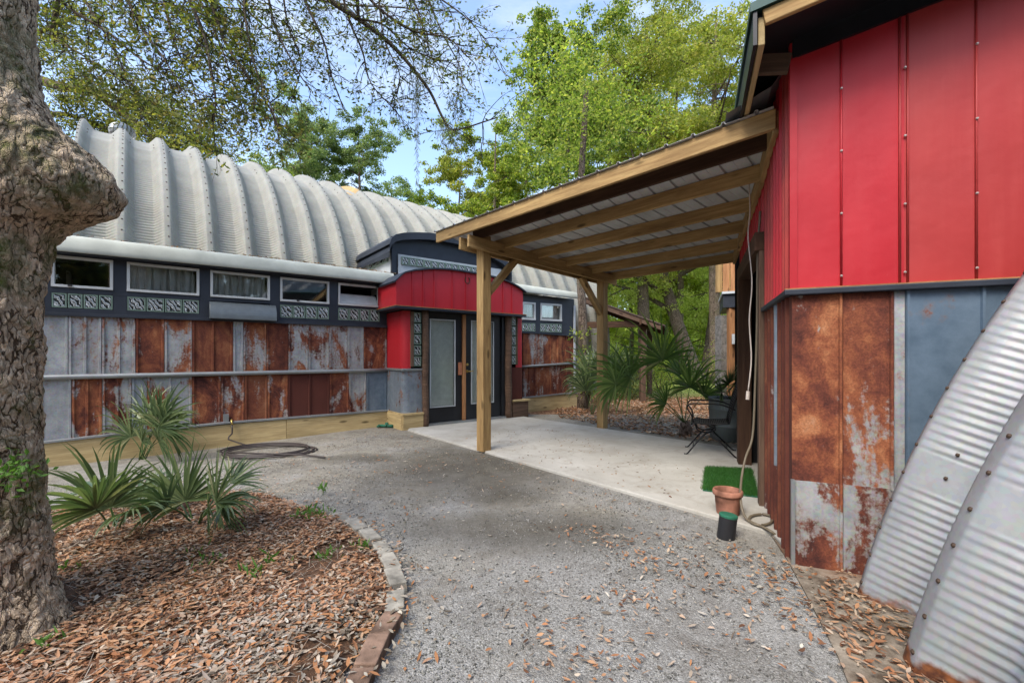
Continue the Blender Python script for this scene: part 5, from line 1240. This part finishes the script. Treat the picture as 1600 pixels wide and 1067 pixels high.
# low weeds in the bed
wl = [(485, 815, 'low green weed patch beside the farthest paver', 60, .10), (566, 868, 'tiny green weed just inside the paver edging', 12, .04), (508, 886, 'green weed between the leaf bed centre and the pavers', 22, .06), (397, 914, 'single bright green seedling in the middle of the leaves', 9, .045), (420, 895, 'pair of upright green blades in the leaf litter', 8, .08), (330, 900, 'faint grey green sprout among the leaves', 14, .06), (312, 882, 'thin green shoot left of the bed centre', 8, .09), (112, 905, 'small weed at the foot of the oak trunk', 14, .06), (60, 1035, 'green and yellow seedling at the bottom left corner', 12, .10), (505, 775, 'small grass tuft on the gravel beside the damp patch', 10, .03)]
for x, y, lb, n, r_ in wl:
    c = gp(x, y); c.z = gnd(c.x, c.y)+.045; n = int(n*1.6); cc = np.array(c)[None]+np.column_stack([rng.normal(0, r_*.7, n), rng.normal(0, r_*.7, n), rng.random(n)*.025])
    d = np.column_stack([rng.normal(0, .6, n), rng.normal(0, .6, n), rng.random(n)*1.2+.2])
    v, f = leaf_cards(cc, d, rng.uniform(.03, .07, n)*(1 if n > 16 else 1.5), rng.uniform(.008, .02, n)); tag(tuft('weed', v, (c.x, c.y, c.z-.04), 'weed'), lb, 'weed', 'weeds in the leaf bed')

# ================================================================ big foreground oak
oak = thing('oak_tree', (-2.56, 1.93, 0), 'large old oak with mossy bark and a big burl at the left edge', 'tree')
NT_, NZ = 520, 760; zs_ = np.concatenate([np.linspace(-.05, 3.4, 640), np.linspace(3.42, 7.2, 120)])
tc = V((-2.56, 1.93, 0)); towards = math.atan2(-.35, 1)    # burl points right, a little to the camera
vsl = np.zeros((NZ, NT_, 3))
for j, z in enumerate(zs_):
    rb = .355+.20*math.exp(-max(0, z)/.28)+.03*math.exp(-((z-.2)/.5)**2)-.02*max(0, z-3.0)*.5
    rb = .322+.125*math.exp(-max(0, z)/.30)-.012*max(0, z-3.2)
    cxx = tc.x+.03*math.sin(z*1.1); cyy = tc.y
    bulge = .18*math.exp(-((z-2.10)/.25)**2) if z > 2.10 else .18*math.exp(-(abs(z-2.10)/.16)**2.6)
    bulge2 = .115*math.exp(-((z-2.10)/.32)**2)
    for i in range(NT_):
        a = 2*math.pi*i/NT_; ca, sa_ = math.cos(a), math.sin(a)
        da_ = (a-(math.pi*2+R(28)) + math.pi) % (2*math.pi)-math.pi
        r = rb*(1+.05*math.sin(3*a+.8)+.04*math.sin(5*a+z*.7))
        r += bulge*math.exp(-(da_/.75)**2)+bulge2*math.exp(-(da_/1.0)**2)
        if z < .6: r += .07*math.exp(-z/.22)*max(0, math.sin(4*a+1.0))
        px_, py_ = ca*r, sa_*r
        if abs(da_) < 1.9 or z < 3.4:
            wx_ = MN.noise(V((px_*6, py_*6, z*4)))*.05
            nb = MN.noise(V((px_*23+wx_*20, py_*23, z*9+wx_*24))); nb2 = MN.noise(V((px_*60, py_*60, z*32+3)))
            r += .020*abs(nb)**.6+.010*nb2-.006
        r += (.022+.03*math.exp(-((z-2.1)/.35)**2))*MN.noise(V((px_*4.2, py_*4.2, z*4.2+9)))+.03*math.exp(-((z-2.1)/.3)**2)*MN.noise(V((px_*11, py_*11, z*11)))
        vsl[j, i] = (cxx+ca*r, cyy+sa_*r, z)
v = vsl.reshape(-1, 3); j, i = np.meshgrid(np.arange(NZ-1), np.arange(NT_), indexing='ij'); i2 = (i+1) % NT_
f = np.stack([(j*NT_+i).ravel(), (j*NT_+i2).ravel(), ((j+1)*NT_+i2).ravel(), ((j+1)*NT_+i).ravel()], 1)
npmesh('trunk', v, f, 'bark', oak, True)

# overhead branches: paths in the photo given at a chosen distance, continued up to the trunk top
top = V((-2.56, 1.93, 7.0))
def grow(start_pts, r0, r1, limbs, twigs, leaves, n_side, side_len, leaf_d, rr, leaf_lo=0.0, droop=.5):
    pts = smooth_path(start_pts, 6); n = len(pts)
    limbs.append((pts, [r0+(r1-r0)*i/(n-1) for i in range(n)]))
    tot = sum((pts[i+1]-pts[i]).length for i in range(n-1))
    for k in range(n_side):
        t = rr.uniform(leaf_lo, 1); p = pts[min(n-1, int(t*(n-1)))]; ax = (pts[min(n-1, int(t*(n-1))+1)]-pts[max(0, int(t*(n-1))-1)]).normalized()
        d = (ax*rr.uniform(.1, .9)+V((rr.gauss(0, .6), rr.gauss(0, .5), rr.gauss(-.1, .5)))).normalized(); L_ = side_len*rr.uniform(.4, 1.1)
        tp = [V(p)]; dd = d.copy()
        for s in range(6): dd = (dd+V((rr.gauss(0, .22), rr.gauss(0, .22), rr.gauss(0, .2)-droop*.2))).normalized(); tp.append(tp[-1]+dd*L_/6)
        twigs.append((tp, [.008, .006, .005, .004, .003, .0025, .002]))
        for s in range(2, 7):
            for _ in range(1 if rr.random() < .8 else 2):
                d2 = (dd+V((rr.gauss(0, .8), rr.gauss(0, .8), rr.gauss(-.25, .6)))).normalized(); q = tp[s]; l2 = rr.uniform(.08, .26)
                twigs.append(([q, q+d2*l2*.5+V((0, 0, .01)), q+d2*l2], [.0025, .002, .0012]))
                for _ in range(leaf_d):
                    if rr.random() < .66: leaves.append((q+d2*l2*(1-abs(rr.gauss(0, .25)))+V((rr.gauss(0, .028), rr.gauss(0, .028), rr.gauss(0, .028)))))
rr = random.Random(11); limbs, twigs, leaves = [], [], []
def br(pp, Y, r0=.02, n_side=26, sl_=.55, ld=6, dY=.0, up=None, lo=.0):
    pts = [dp(x, y, Y+dY*i/(len(pp)-1)) for i, (x, y) in enumerate(pp)]
    grow(pts, r0, r0*.25, limbs, twigs, leaves, n_side, sl_, ld, rr, lo)
    return pts[0]
heads = []
heads.append(br([(500, -30), (515, 0), (567, 35), (611, 70), (646, 109), (672, 144), (694, 188), (712, 203), (777, 184)], 5.2, .035, 34, .7, 3, .8))
heads.append(br([(470, -30), (480, 9), (506, 66), (519, 122), (539, 175)], 5.4, .02, 20, .5, 3))
heads.append(br([(530, -30), (545, 30), (566, 80), (580, 131), (620, 175)], 5.6, .018, 22, .5, 3))
heads.append(br([(560, -20), (600, 20), (650, 50), (700, 60), (730, 90)], 5.0, .018, 26, .6, 5))
heads.append(br([(640, -30), (690, 0), (740, 40), (790, 110)], 6.4, .016, 22, .6, 5))
heads.append(br([(620, -30), (650, 10), (665, 60), (690, 130)], 5.8, .016, 20, .5, 4))
heads.append(br([(290, -25), (296, 0), (319, 56), (330, 112), (337, 160), (330, 190)], 4.6, .024, 34, .5, 7))
heads.append(br([(325, -25), (330, 0), (352, 67), (390, 124), (423, 172), (432, 205)], 4.9, .024, 36, .5, 7))
heads.append(br([(415, -25), (420, 0), (431, 45), (465, 112), (487, 142)], 5.1, .018, 22, .5, 3))
heads.append(br([(190, -25), (199, 0), (225, 49), (262, 101), (285, 150)], 4.8, .020, 34, .6, 7))
heads.append(br([(90, -15), (105, 11), (165, 49), (232, 101), (270, 110)], 5.0, .022, 36, .6, 7))
heads.append(br([(240, -25), (280, 20), (310, 70), (360, 90), (400, 120)], 5.6, .018, 30, .6, 7))
heads.append(br([(120, -20), (150, 30), (180, 80), (200, 130)], 5.6, .018, 26, .6, 7))
heads.append(br([(80, 60), (110, 75), (150, 100), (190, 120)], 5.4, .016, 26, .6, 7))
heads.append(br([(350, -25), (400, 30), (450, 60), (500, 40)], 6.2, .016, 26, .7, 5))
heads.append(br([(150, -25), (240, 5), (330, 12), (420, 15)], 5.6, .018, 34, .6, 6))
heads.append(br([(420, -25), (520, 5), (620, 12), (720, 20)], 6.2, .018, 34, .6, 4))
for pp_, Y_, n_, ld_ in (([(380, -25), (385, 40), (400, 110), (425, 170), (440, 215)], 4.6, 26, 7), ([(300, -25), (340, 60), (365, 130), (385, 190)], 5.2, 28, 6), ([(440, -25), (450, 40), (470, 100), (455, 160)], 5.4, 24, 3), ([(590, -25), (600, 60), (625, 120), (610, 165)], 5.8, 22, 2), ([(660, -25), (690, 50), (720, 110), (715, 160)], 6.0, 22, 4), ([(560, 30), (600, 40), (640, 75), (690, 95), (720, 90)], 5.3, 20, 3), ([(250, -25), (270, 60), (300, 130), (310, 180)], 5.0, 26, 7)):
    heads.append(br(pp_, Y_, .014, n_, .45, ld_))
# limbs feeding those heads, above the frame
hs_ = sorted(heads, key=lambda h: math.atan2(h.x-top.x, h.y-top.y)); ng = 5
for g in range(ng):
    grp = hs_[g*len(hs_)//ng:(g+1)*len(hs_)//ng]; mean = sum(grp, V((0, 0, 0)))/len(grp); hub = top.lerp(mean, .62)+V((rr.uniform(-.2, .2), rr.uniform(-.2, .2), 1.1))
    mainp = smooth_path([top-V((0, 0, .3)), top.lerp(hub, .5)+V((rr.uniform(-.3, .3), rr.uniform(-.2, .2), .55)), hub], 8); n = len(mainp); limbs.append((mainp, [.17*(1-.6*i/(n-1)) for i in range(n)]))
    for h_ in grp:
        k0 = rr.randint(n//2, n-1); st = mainp[k0]; pth = smooth_path([st, st.lerp(h_, .5)+V((rr.uniform(-.25, .25), rr.uniform(-.25, .25), rr.uniform(.25, .6))), h_], 6); m_ = len(pth); limbs.append((pth, [.055-.035*i/(m_-1) for i in range(m_)]))
mb = MB()
for p, r_ in limbs: mb.tube(p, r_, 8)
mb.build('limbs', 'bark_far', oak, True)
mb = MB()
for p, r_ in twigs: mb.tube(p, r_, 3, False)
tw = mb.build('twigs', 'twig', oak)
LV = np.array([list(p) for p in leaves]); n = len(LV)
v, f = leaf_cards(LV, np.column_stack([rng.normal(0, 1, n), rng.normal(0, 1, n), rng.normal(-.2, .6, n)]), rng.uniform(.04, .08, n), rng.uniform(.016, .030, n))
npmesh('foliage', v, f, 'oakleaf', oak)
# moss strands hanging from the branches
def moss(p, L_, n, r_=.02):
    c = np.array(p)[None]+np.column_stack([rng.normal(0, r_, n), rng.normal(0, r_, n), -rng.random(n)*L_]); d = np.column_stack([rng.normal(0, .4, n), rng.normal(0, .4, n), -np.ones(n)])
    return leaf_cards(c, d, rng.uniform(.03, .09, n), rng.uniform(.003, .007, n))
vs_l, k = [], 0
for x, y, Y, L_, n, r_ in ((652, 120, 5.4, 1.35, 420, .012), (700, 190, 5.6, .35, 200, .05), (715, 200, 5.7, .3, 200, .04), (690, 180, 5.4, .3, 150, .04), (650, 110, 5.4, .5, 200, .03)):
    v, f = moss(dp(x, y, Y), L_, n, r_); vs_l.append(v)
v = np.concatenate(vs_l); npmesh('hanging_moss', v, np.arange(len(v)).reshape(-1, 4), 'moss', oak)
# sprig on the trunk
n = 90; c = np.array(dp(22, 735, 1.85))[None]+rng.normal(0, .045, (n, 3)); v, f = leaf_cards(c, rng.normal(0, 1, (n, 3)), rng.uniform(.02, .045, n), rng.uniform(.01, .018, n)); 
sp_ = tuft('creeper_sprig', v, dp(14, 745, 1.9), 'weed'); tag(sp_, 'small bright green creeper sprig against the oak trunk', 'plant')

# ================================================================ background trees
def tree(name, base, h, spread, crown_lo, nl, leaf, mat, bark, label, group, seed=0, tr=.2, nlimb=12, lean=(0, 0), clr=.55, aspect=1.0, droop=0.0, shape='round', nclump=7, cone=0):
    rr = random.Random(seed); rg = np.random.default_rng(seed)
    base = V(base); t = thing(name, base, label, 'tree', group); mb = MB()
    topp = base+V((lean[0], lean[1], h)); tp = smooth_path([base-V((0, 0, .3)), base.lerp(topp, .35)+V((rr.gauss(0, .2), rr.gauss(0, .2), 0)), base.lerp(topp, .7)+V((rr.gauss(0, .3), rr.gauss(0, .3), 0)), topp], 6)
    n = len(tp); rad = [max(.02, tr*(1-.93*(i/(n-1)))**.9)+(.5*tr*math.exp(-i*1.2)) for i in range(n)]; mb.tube(tp, rad, 12)
    cl = []
    for k in range(nlimb):
        f_ = crown_lo+(1-crown_lo)*(k+rr.random())/nlimb*.96; p = tp[min(n-1, int(f_*(n-1)))]; az = rr.random()*6.283+k*2.4
        if shape == 'cone': rad_ = spread*(1-(f_-crown_lo)/(1-crown_lo))*.95+.3
        elif shape == 'pine': rad_ = spread*(.55+.45*math.sin(math.pi*min(1, (f_-crown_lo)/(1-crown_lo))))*rr.uniform(.6, 1.1)
        else: rad_ = spread*math.sqrt(max(.08, 1-((f_-crown_lo)/(1-crown_lo)*1.15-.35)**2))*rr.uniform(.75, 1.1)
        rise = rr.uniform(.05, .55)*rad_*(1-droop)
        e_ = p+V((math.cos(az)*rad_, math.sin(az)*rad_*aspect, rise)); m_ = p.lerp(e_, .5)+V((rr.gauss(0, .15), rr.gauss(0, .15), rr.uniform(.0, .25)*rad_*.5))
        pts = smooth_path([p, m_, e_], 5); r0 = max(.025, rad[min(n-1, int(f_*(n-1)))]*.5); mb.tube(pts, [r0*(1-.8*i/(len(pts)-1)) for i in range(len(pts))], 6)
        for s in range(nclump):
            u_ = rr.uniform(.3, 1); q = pts[int(u_*(len(pts)-1))]; d = V((rr.gauss(0, 1), rr.gauss(0, 1), rr.gauss(.15, .6))).normalized()*rr.uniform(.2, .42)*rad_
            qq = q+d; mb.tube([q, q.lerp(qq, .5)+V((0, 0, .08)), qq], [r0*.3, r0*.2, .012], 4, False)
            for z_ in range(3): cl.append((qq+V((rr.gauss(0, clr*.9), rr.gauss(0, clr*.9), rr.gauss(0, clr*.55))), clr*rr.uniform(.3, .85)))
    mb.build('trunk', bark, t, True)
    C_ = np.array([list(c) for c, _ in cl]); S_ = np.array([s for _, s in cl]); w_ = S_**2/np.sum(S_**2)
    idx = rg.choice(len(C_), nl, p=w_); off = rg.normal(0, 1, (nl, 3)); off /= (np.linalg.norm(off, axis=1, keepdims=True)); off *= rg.random((nl, 1))**.55
    off[:, 2] *= .5
    cc = C_[idx]+off*S_[idx][:, None]
    d = rg.normal(0, 1, (nl, 3)); d[:, 2] -= .3
    v, f = leaf_cards(cc, d, rg.uniform(.6, 1.3, nl)*leaf, rg.uniform(.45, .75, nl)*leaf, nrm=rg.normal(0, 1, (nl, 3)))
    npmesh('crown', v, f, mat, t); return t
G = 'trees beyond the carport'
def at(px, Y): return V(((px-CX)/F*Y, Y, 0))
# oak behind the left end of the arched roof: its trunk is hidden by the near one
ob_ = thing('oak_tree', at(30, 13.5), 'oak behind the left end of the arched roof, one dark limb reaching right', 'tree')
mb = MB(); b_ = at(30, 13.5); tp_ = smooth_path([b_-V((0, 0, .3)), b_+V((.2, 0, 4)), b_+V((-.1, .3, 6)), b_+V((.4, .2, 8.2))], 6); mb.tube(tp_, [.42-.02*i for i in range(len(tp_))], 14); mb.build('trunk', 'bark_far', ob_, True)
L0_, T0_, V0_ = [], [], []
def grow2(px_, r0, n, sl2, ld):
    pts = smooth_path([dp(x, y, Y) for x, y, Y in px_], 6); k_ = len(pts); L0_.append((pts, [r0*(1-.75*i/(k_-1)) for i in range(k_)]))
    for _ in range(n):
        t = rr.uniform(.1, 1)**.8; p = pts[min(k_-1, int(t*(k_-1)))]; d = V((rr.gauss(.6, .6), rr.gauss(0, .6), rr.gauss(.05, .45))).normalized(); tp = [V(p)]; L_ = sl2*rr.uniform(.4, 1.1)
        for s_i in range(6): d = (d+V((rr.gauss(0, .2), rr.gauss(0, .2), rr.gauss(-.03, .2)))).normalized(); tp.append(tp[-1]+d*L_/6)
        T0_.append((tp, [.02, .016, .013, .01, .007, .005, .003]))
        for s_i in range(2, 7):
            for _ in range(2):
                d2 = V((rr.gauss(.3, .8), rr.gauss(0, .8), rr.gauss(0, .5))).normalized(); q = tp[s_i]; l2 = rr.uniform(.2, .5); T0_.append(([q, q+d2*l2*.5, q+d2*l2], [.005, .004, .002]))
                for _ in range(ld): V0_.append(q+d2*l2*(1-abs(rr.gauss(0, .3)))+V((rr.gauss(0, .09), rr.gauss(0, .09), rr.gauss(0, .07))))
grow2([(20, 110, 13.3), (92, 135, 13.0), (140, 141, 13), (175, 165, 13), (215, 195, 12.8), (250, 225, 12.7), (300, 250, 12.6)], .15, 60, 1.5, 8)
grow2([(140, 141, 13), (190, 158, 13.2), (240, 190, 13.4), (300, 218, 13.6), (345, 240, 13.6)], .08, 50, 1.3, 8)
grow2([(20, 190, 13.5), (95, 178, 13.5), (150, 195, 13.8), (220, 210, 14)], .09, 44, 1.4, 9)
grow2([(28, 90, 13.6), (40, 60, 13.4), (90, 40, 13.0), (130, 20, 12.8)], .1, 30, 1.4, 8)
grow2([(28, 120, 13.6), (0, 60, 13.8), (-60, 30, 14), (-120, 40, 14)], .1, 40, 1.6, 8)
mb = MB()
for p, r_ in L0_: mb.tube(p, r_, 8)
mb.build('limbs', 'bark_far', ob_, True)
mb = MB()
for p, r_ in T0_: mb.tube(p, r_, 3, False)
mb.build('twigs', 'twig', ob_)
LV = np.array([list(p) for p in V0_]); n = len(LV); v, f = leaf_cards(LV, rng.normal(0, 1, (n, 3)), rng.uniform(.07, .14, n), rng.uniform(.035, .06, n)); npmesh('crown', v, f, 'oakyellow', ob_)
# pines behind the arched hut
tree('pine_tree', at(478, 34), 20.5, 4.2, .58, 30000, .17, 'pineleaf', 'bark_pine', 'broad pine with open crown rising behind the arched roof, leftmost', 'pines behind the arched roof', 1, .28, 13, clr=.75, shape='pine')
tree('pine_tree', at(560, 36), 20.0, 4.2, .5, 30000, .17, 'pineleaf', 'bark_pine', 'pine with rounded top just right of the leftmost one behind the arched roof', 'pines behind the arched roof', 2, .28, 13, clr=.75, shape='pine')
tree('pine_tree', at(612, 44), 18.5, 4.2, .3, 26000, .2, 'pineleaf', 'bark_pine', 'lower pine sloping down to the gap of sky behind the arched roof', 'pines behind the arched roof', 3, .3, 14, clr=.9, shape='pine')
tree('pine_tree', at(430, 42), 19.5, 4.0, .5, 20000, .2, 'springleaf', 'bark_pine', 'greener tree half hidden by the hanging oak branches behind the arched roof', 'pines behind the arched roof', 4, .3, 12, clr=.9, shape='pine')
tree('young_tree', at(652, 40), 16.0, 2.6, .3, 16000, .2, 'springleaf', 'bark_far', 'small bright green treetop poking over the arched roof below the moss strand', G, 5, .2, 10, clr=.8)
tree('sweetgum_tree', at(722, 27), 13.2, 3.0, .25, 34000, .15, 'yellowleaf', 'bark_far', 'yellow green tree low over the carport roof edge, next to the sky gap', G, 6, .18, 12, clr=.65)
tree('sweetgum_tree', at(775, 24), 14.2, 2.9, .22, 40000, .14, 'springleaf', 'bark_far', 'bright green tree left of the tall straight trunk', G, 7, .18, 13, clr=.6)
tree('sweetgum_tree', at(878, 19), 15.5, 2.9, .25, 60000, .125, 'gumleaf', 'bark_far', 'tall green tree with straight bare trunk above the carport roof', G, 8, .12, 22, clr=.55, nclump=8)
tree('oak_tree', at(1010, 24), 19.5, 5.2, .30, 62000, .13, 'yellowleaf', 'bark_far', 'large yellow green oak with curving pale limbs above the carport', G, 9, .38, 20, clr=.8, nclump=10)
tree('oak_tree', at(1120, 21), 18, 4.4, .30, 46000, .13, 'yellowleaf', 'bark_far', 'yellow green tree touching the eave of the red building', G, 10, .3, 18, clr=.75, nclump=9)
tree('oak_tree', at(945, 30), 22, 4.8, .28, 40000, .16, 'springleaf', 'bark_far', 'green tree filling the gap behind the tall straight trunk', G, 11, .3, 16, clr=.9)
tree('oak_tree', at(1060, 33), 24, 5.5, .25, 46000, .17, 'yellowleaf', 'bark_far', 'tall pale yellow oak between the curving limbed oak and the red building', G, 14, .3, 18, clr=1.0, nclump=9)
tree('sweetgum_tree', at(822, 30), 19.5, 3.6, .25, 42000, .15, 'gumleaf', 'bark_far', 'tall bright green tree at the edge of the sky gap', G, 15, .2, 18, clr=.8, nclump=8)
# the twin trunk oak on the lawn
tree('oak_tree', at(1092, 24), 13, 6.0, .30, 34000, .14, 'woodleaf', 'bark_far', 'big dark trunked oak on the lawn seen under the carport, trunk leaning left', G, 12, .42, 14, lean=(-3.6, .5), clr=.8, nclump=7)
tree('oak_tree', at(1104, 25), 13, 5.0, .30, 24000, .14, 'woodleaf', 'bark_far', 'oak with dark trunk leaning right, beside the leaning left one under the carport', G, 13, .38, 12, lean=(2.2, .5), clr=.8)
lab = ['slender tree at the far edge of the lawn, left behind the pavilion', 'green woodland tree just behind the pavilion roof', 'woodland tree between the pavilion and the big oak', 'woodland tree straight behind the big leaning oak', 'woodland tree right of the big oak trunks', 'woodland tree behind the raised deck column', 'woodland tree far behind the sabal palm', 'dark woodland tree at the right end of the lawn']
for i, (x, Y, h_) in enumerate(((930, 40, 13), (985, 36, 12), (1030, 42, 14), (1065, 38, 12), (1125, 36, 13), (1165, 34, 13), (1048, 48, 16), (1210, 40, 15))):
    tree('woodland_tree', at(x, Y), h_, 4.0, .07, 20000, .22, 'woodleaf', 'bark_far', lab[i], 'woodland beyond the lawn', 30+i, .22, 18, clr=1.1, droop=.5)
# more woodland seen only past the sides and over the roof
for i, (x, Y, h_, lb) in enumerate(((330, 48, 15, 'tree far behind the arched roof below the hanging oak branches'), (230, 40, 13.5, 'tree behind the left end of the arched roof'), (150, 36, 12, 'yellowish tree at the left end of the arched roof by the oak'))):
    tree('woodland_tree', at(x, Y), h_, 4.2, .2, 22000, .2, 'oakleaf' if i != 2 else 'yellowleaf', 'bark_far', lb, 'trees behind the arched building', 50+i, .25, 14, clr=.9)
# far wood and lawn
n = 60000; x = rng.uniform(-75, 95, n); y = 58+rng.normal(0, 3, n); z = rng.random(n)**.8*11*(.75+.25*np.sin(x*.35)+.12*np.sin(x*1.3))
v, f = leaf_cards(np.column_stack([x, y, z]), rng.normal(0, 1, (n, 3)), rng.uniform(.5, 1.1, n), rng.uniform(.35, .8, n)); tag(npmesh('distant_wood', v, f, 'woodleaf'), 'mass of distant green woodland behind everything', 'woodland', kind='stuff')
n = 26000; an_ = rng.uniform(R(95), R(265), n); rd_ = rng.uniform(15, 19, n); hh_ = rng.random(n)**.8*11*(.8+.2*np.sin(an_*9)+.12*np.sin(an_*23))
v, f = leaf_cards(np.column_stack([np.sin(an_)*rd_, np.cos(an_)*rd_, hh_]), rng.normal(0, 1, (n, 3)), rng.uniform(.4, .9, n), rng.uniform(.3, .6, n)); tag(npmesh('unseen_woodland', v, f, 'oakleaf'), 'unseen woodland mass added behind the camera, mirrored in the windows and dimming low sky light', 'woodland', kind='stuff')  # unseen leaf mass, added for glass reflections and to dim low sky light
n = 30000; x = rng.uniform(2, 22, n); y = rng.uniform(13, 34, n)
v, f = leaf_cards(np.column_stack([x, y, np.zeros(n)]), np.column_stack([rng.normal(0, .5, n), rng.normal(0, .5, n), np.ones(n)]), rng.uniform(.04, .10, n), rng.uniform(.01, .03, n)); tag(npmesh('lawn_grass', v, f, 'grass'), 'pale green lawn grass behind the carport', 'grass', kind='stuff')
# shrubs behind the slab
def shrub(px, Y, h_, r_, nl, mat, lb, seed, leaf=.07):
    rg = np.random.default_rng(seed); b = at(px, Y); t = thing('shrub', b, lb, 'shrub', 'shrubs behind the patio'); mb = MB()
    cs = []
    for k in range(9):
        a = rg.random()*6.28; e_ = b+V((math.cos(a)*r_*rg.uniform(.2, 1), math.sin(a)*r_*rg.uniform(.2, 1), h_*rg.uniform(.5, 1))); mb.tube([b-V((0, 0, .03)), b.lerp(e_, .5)+V((0, 0, .1*h_)), e_], [.012, .009, .004], 5); cs += [list(e_), list(b.lerp(e_, .7)), list(b.lerp(e_, .4))]
    mb.build('stems', 'twig', t); C_ = np.array(cs); c = C_[rg.integers(0, len(C_), nl)]+rg.normal(0, r_*.22, (nl, 3)); c[:, 2] = np.abs(c[:, 2])
    v, f = leaf_cards(c, rg.normal(0, 1, (nl, 3)), rg.uniform(.5, 1.2, nl)*leaf, rg.uniform(.3, .6, nl)*leaf); npmesh('leaves', v, f, mat, t)
shrub(918, 10.6, 1.9, .35, 500, 'springleaf', 'thin leafy sapling beside the end of the arched building', 1, .09)
shrub(985, 13.5, 1.1, .9, 2600, 'oakleaf', 'low dark shrub under the pavilion roof', 2)
shrub(1030, 17, 1.2, 1.1, 2600, 'springleaf', 'light green shrub behind the sabal palm', 3)
shrub(1150, 12, 1.6, .8, 2200, 'springleaf', 'green shrub behind the raised deck post', 4)
# thin trunk next to the end of the lean-to
t = thing('slender_tree', at(909, 10.9), 'slim brown tree trunk standing at the end of the lean-to', 'tree'); mb = MB(); bb = at(909, 10.9)
mb.tube(smooth_path([bb-V((0, 0, .2)), bb+V((.03, 0, 2)), bb+V((-.05, .1, 4.5)), bb+V((.15, .2, 8))], 5), [.13]+[.125-.004*i for i in range(15)], 12); mb.build('trunk', 'bark_far', t, True)
C_ = np.array([[bb.x+rng.normal(0, .9), bb.y+.2+rng.normal(0, .9), 7.6+rng.normal(0, .8)] for _ in range(60)]); c = C_[rng.integers(0, 60, 5000)]+rng.normal(0, .25, (5000, 3)); v, f = leaf_cards(c, rng.normal(0, 1, (5000, 3)), .1, .05); npmesh('crown', v, f, 'springleaf', t)

# ================================================================ pavilion behind
pvp = dp(1004, 557, 12.6); pvl = V((pvp.x, pvp.y, 0))
pvn = thing('garden_pavilion', pvl, 'small brown wooden shelter roof on a round post behind the carport', 'pavilion')
PK = Frame(pvl, V((.93, -.36, 0)), V((-.36, -.93, 0)))
bar('post', PK.P(0, 0, 0), PK.P(0, 2.35, 0), .15, .15, 'timber_old', pvn, side=(1, 0, 0))
def pz(a): return 2.13+(.62-a)*.40
mb = MB(); mb.hexa([PK.P(-1.75, pz(-1.75), .5), PK.P(.62, pz(.62), .5), PK.P(.62, pz(.62), -3), PK.P(-1.75, pz(-1.75), -3), PK.P(-1.75, pz(-1.75)+.03, .5), PK.P(.62, pz(.62)+.03, .5), PK.P(.62, pz(.62)+.03, -3), PK.P(-1.75, pz(-1.75)+.03, -3)]); mb.build('roof', flat('brown metal roof', (.09, .06, .045), .6), pvn)
for o_ in (.44, -.2, -.9, -1.6, -2.3, -2.9): bar('rafter', PK.P(-1.7, pz(-1.7)-.075, o_), PK.P(.55, pz(.55)-.075, o_), .05, .14, 'timber_old' if o_ > 0 else 'timber_dark', pvn)
bar('beam', PK.P(-.02, 2.26, .5), PK.P(-.02, 2.26, -3), .05, .16, 'timber_dark', pvn)
bar('beam', PK.P(-1.6, 2.22, .3), PK.P(.1, 2.22, .3), .05, .18, 'timber_dark', pvn)
for a_ in (-2.9,): bar('post', PK.P(0, 0, a_), PK.P(0, 2.35, a_), .15, .15, 'timber_old', pvn, side=(1, 0, 0))

# ================================================================ raised deck behind the right building
dk = thing('raised_deck', at(1135, 9), 'raised timber deck with dark fascia on a rough grey column behind the red building', 'deck')
DKF = Frame(at(1122, 9), tR, -sR)
def dh(px, py): return DKF.px(px, py)[1]
bar('stone_column', DKF.P(.13, 0, -.25), DKF.P(.13, dh(1130, 492), -.25), .27, .27, 'stone', dk, side=(1, 0, 0))
x_ = DKF.s(1143); bar('post', DKF.P(x_, 0, -.1), DKF.P(x_, dh(1143, 480), -.1), .13, .13, 'timber_orange', dk, side=(1, 0, 0))
mb = MB(); DKF.box(mb, DKF.s(1130), 3, dh(1143, 480), dh(1143, 459), -1.5, .0); mb.build('deck_fascia', 'navy', dk)
mb = MB(); DKF.box(mb, DKF.s(1128), 3, dh(1143, 459), dh(1143, 455.5), -1.5, .05); mb.build('deck_edge', 'palegrey', dk)
zt0, zt1 = dh(1143, 455), dh(1143, 392)
for k in range(12): bar('deck_board', DKF.P(DKF.s(1129)+.07+k*.14, zt0, -.05), DKF.P(DKF.s(1129)+.07+k*.14, zt0+.95, -.05), .03, .132, 'timber_orange', dk, side=-DKF.n)
bar('deck_rail', DKF.P(DKF.s(1129), zt0+.97, -.03), DKF.P(2.5, zt0+.97, -.03), .1, .05, 'timber', dk)
bar('post', DKF.P(.02, zt0, -.12), DKF.P(.02, zt0+2.2, -.12), .1, .1, 'timber', dk, side=(1, 0, 0))
mb = MB(); DKF.box(mb, .25, .4, 1.55, 1.75, .0, .12); mb.build('outlet_box', 'palegrey', dk)
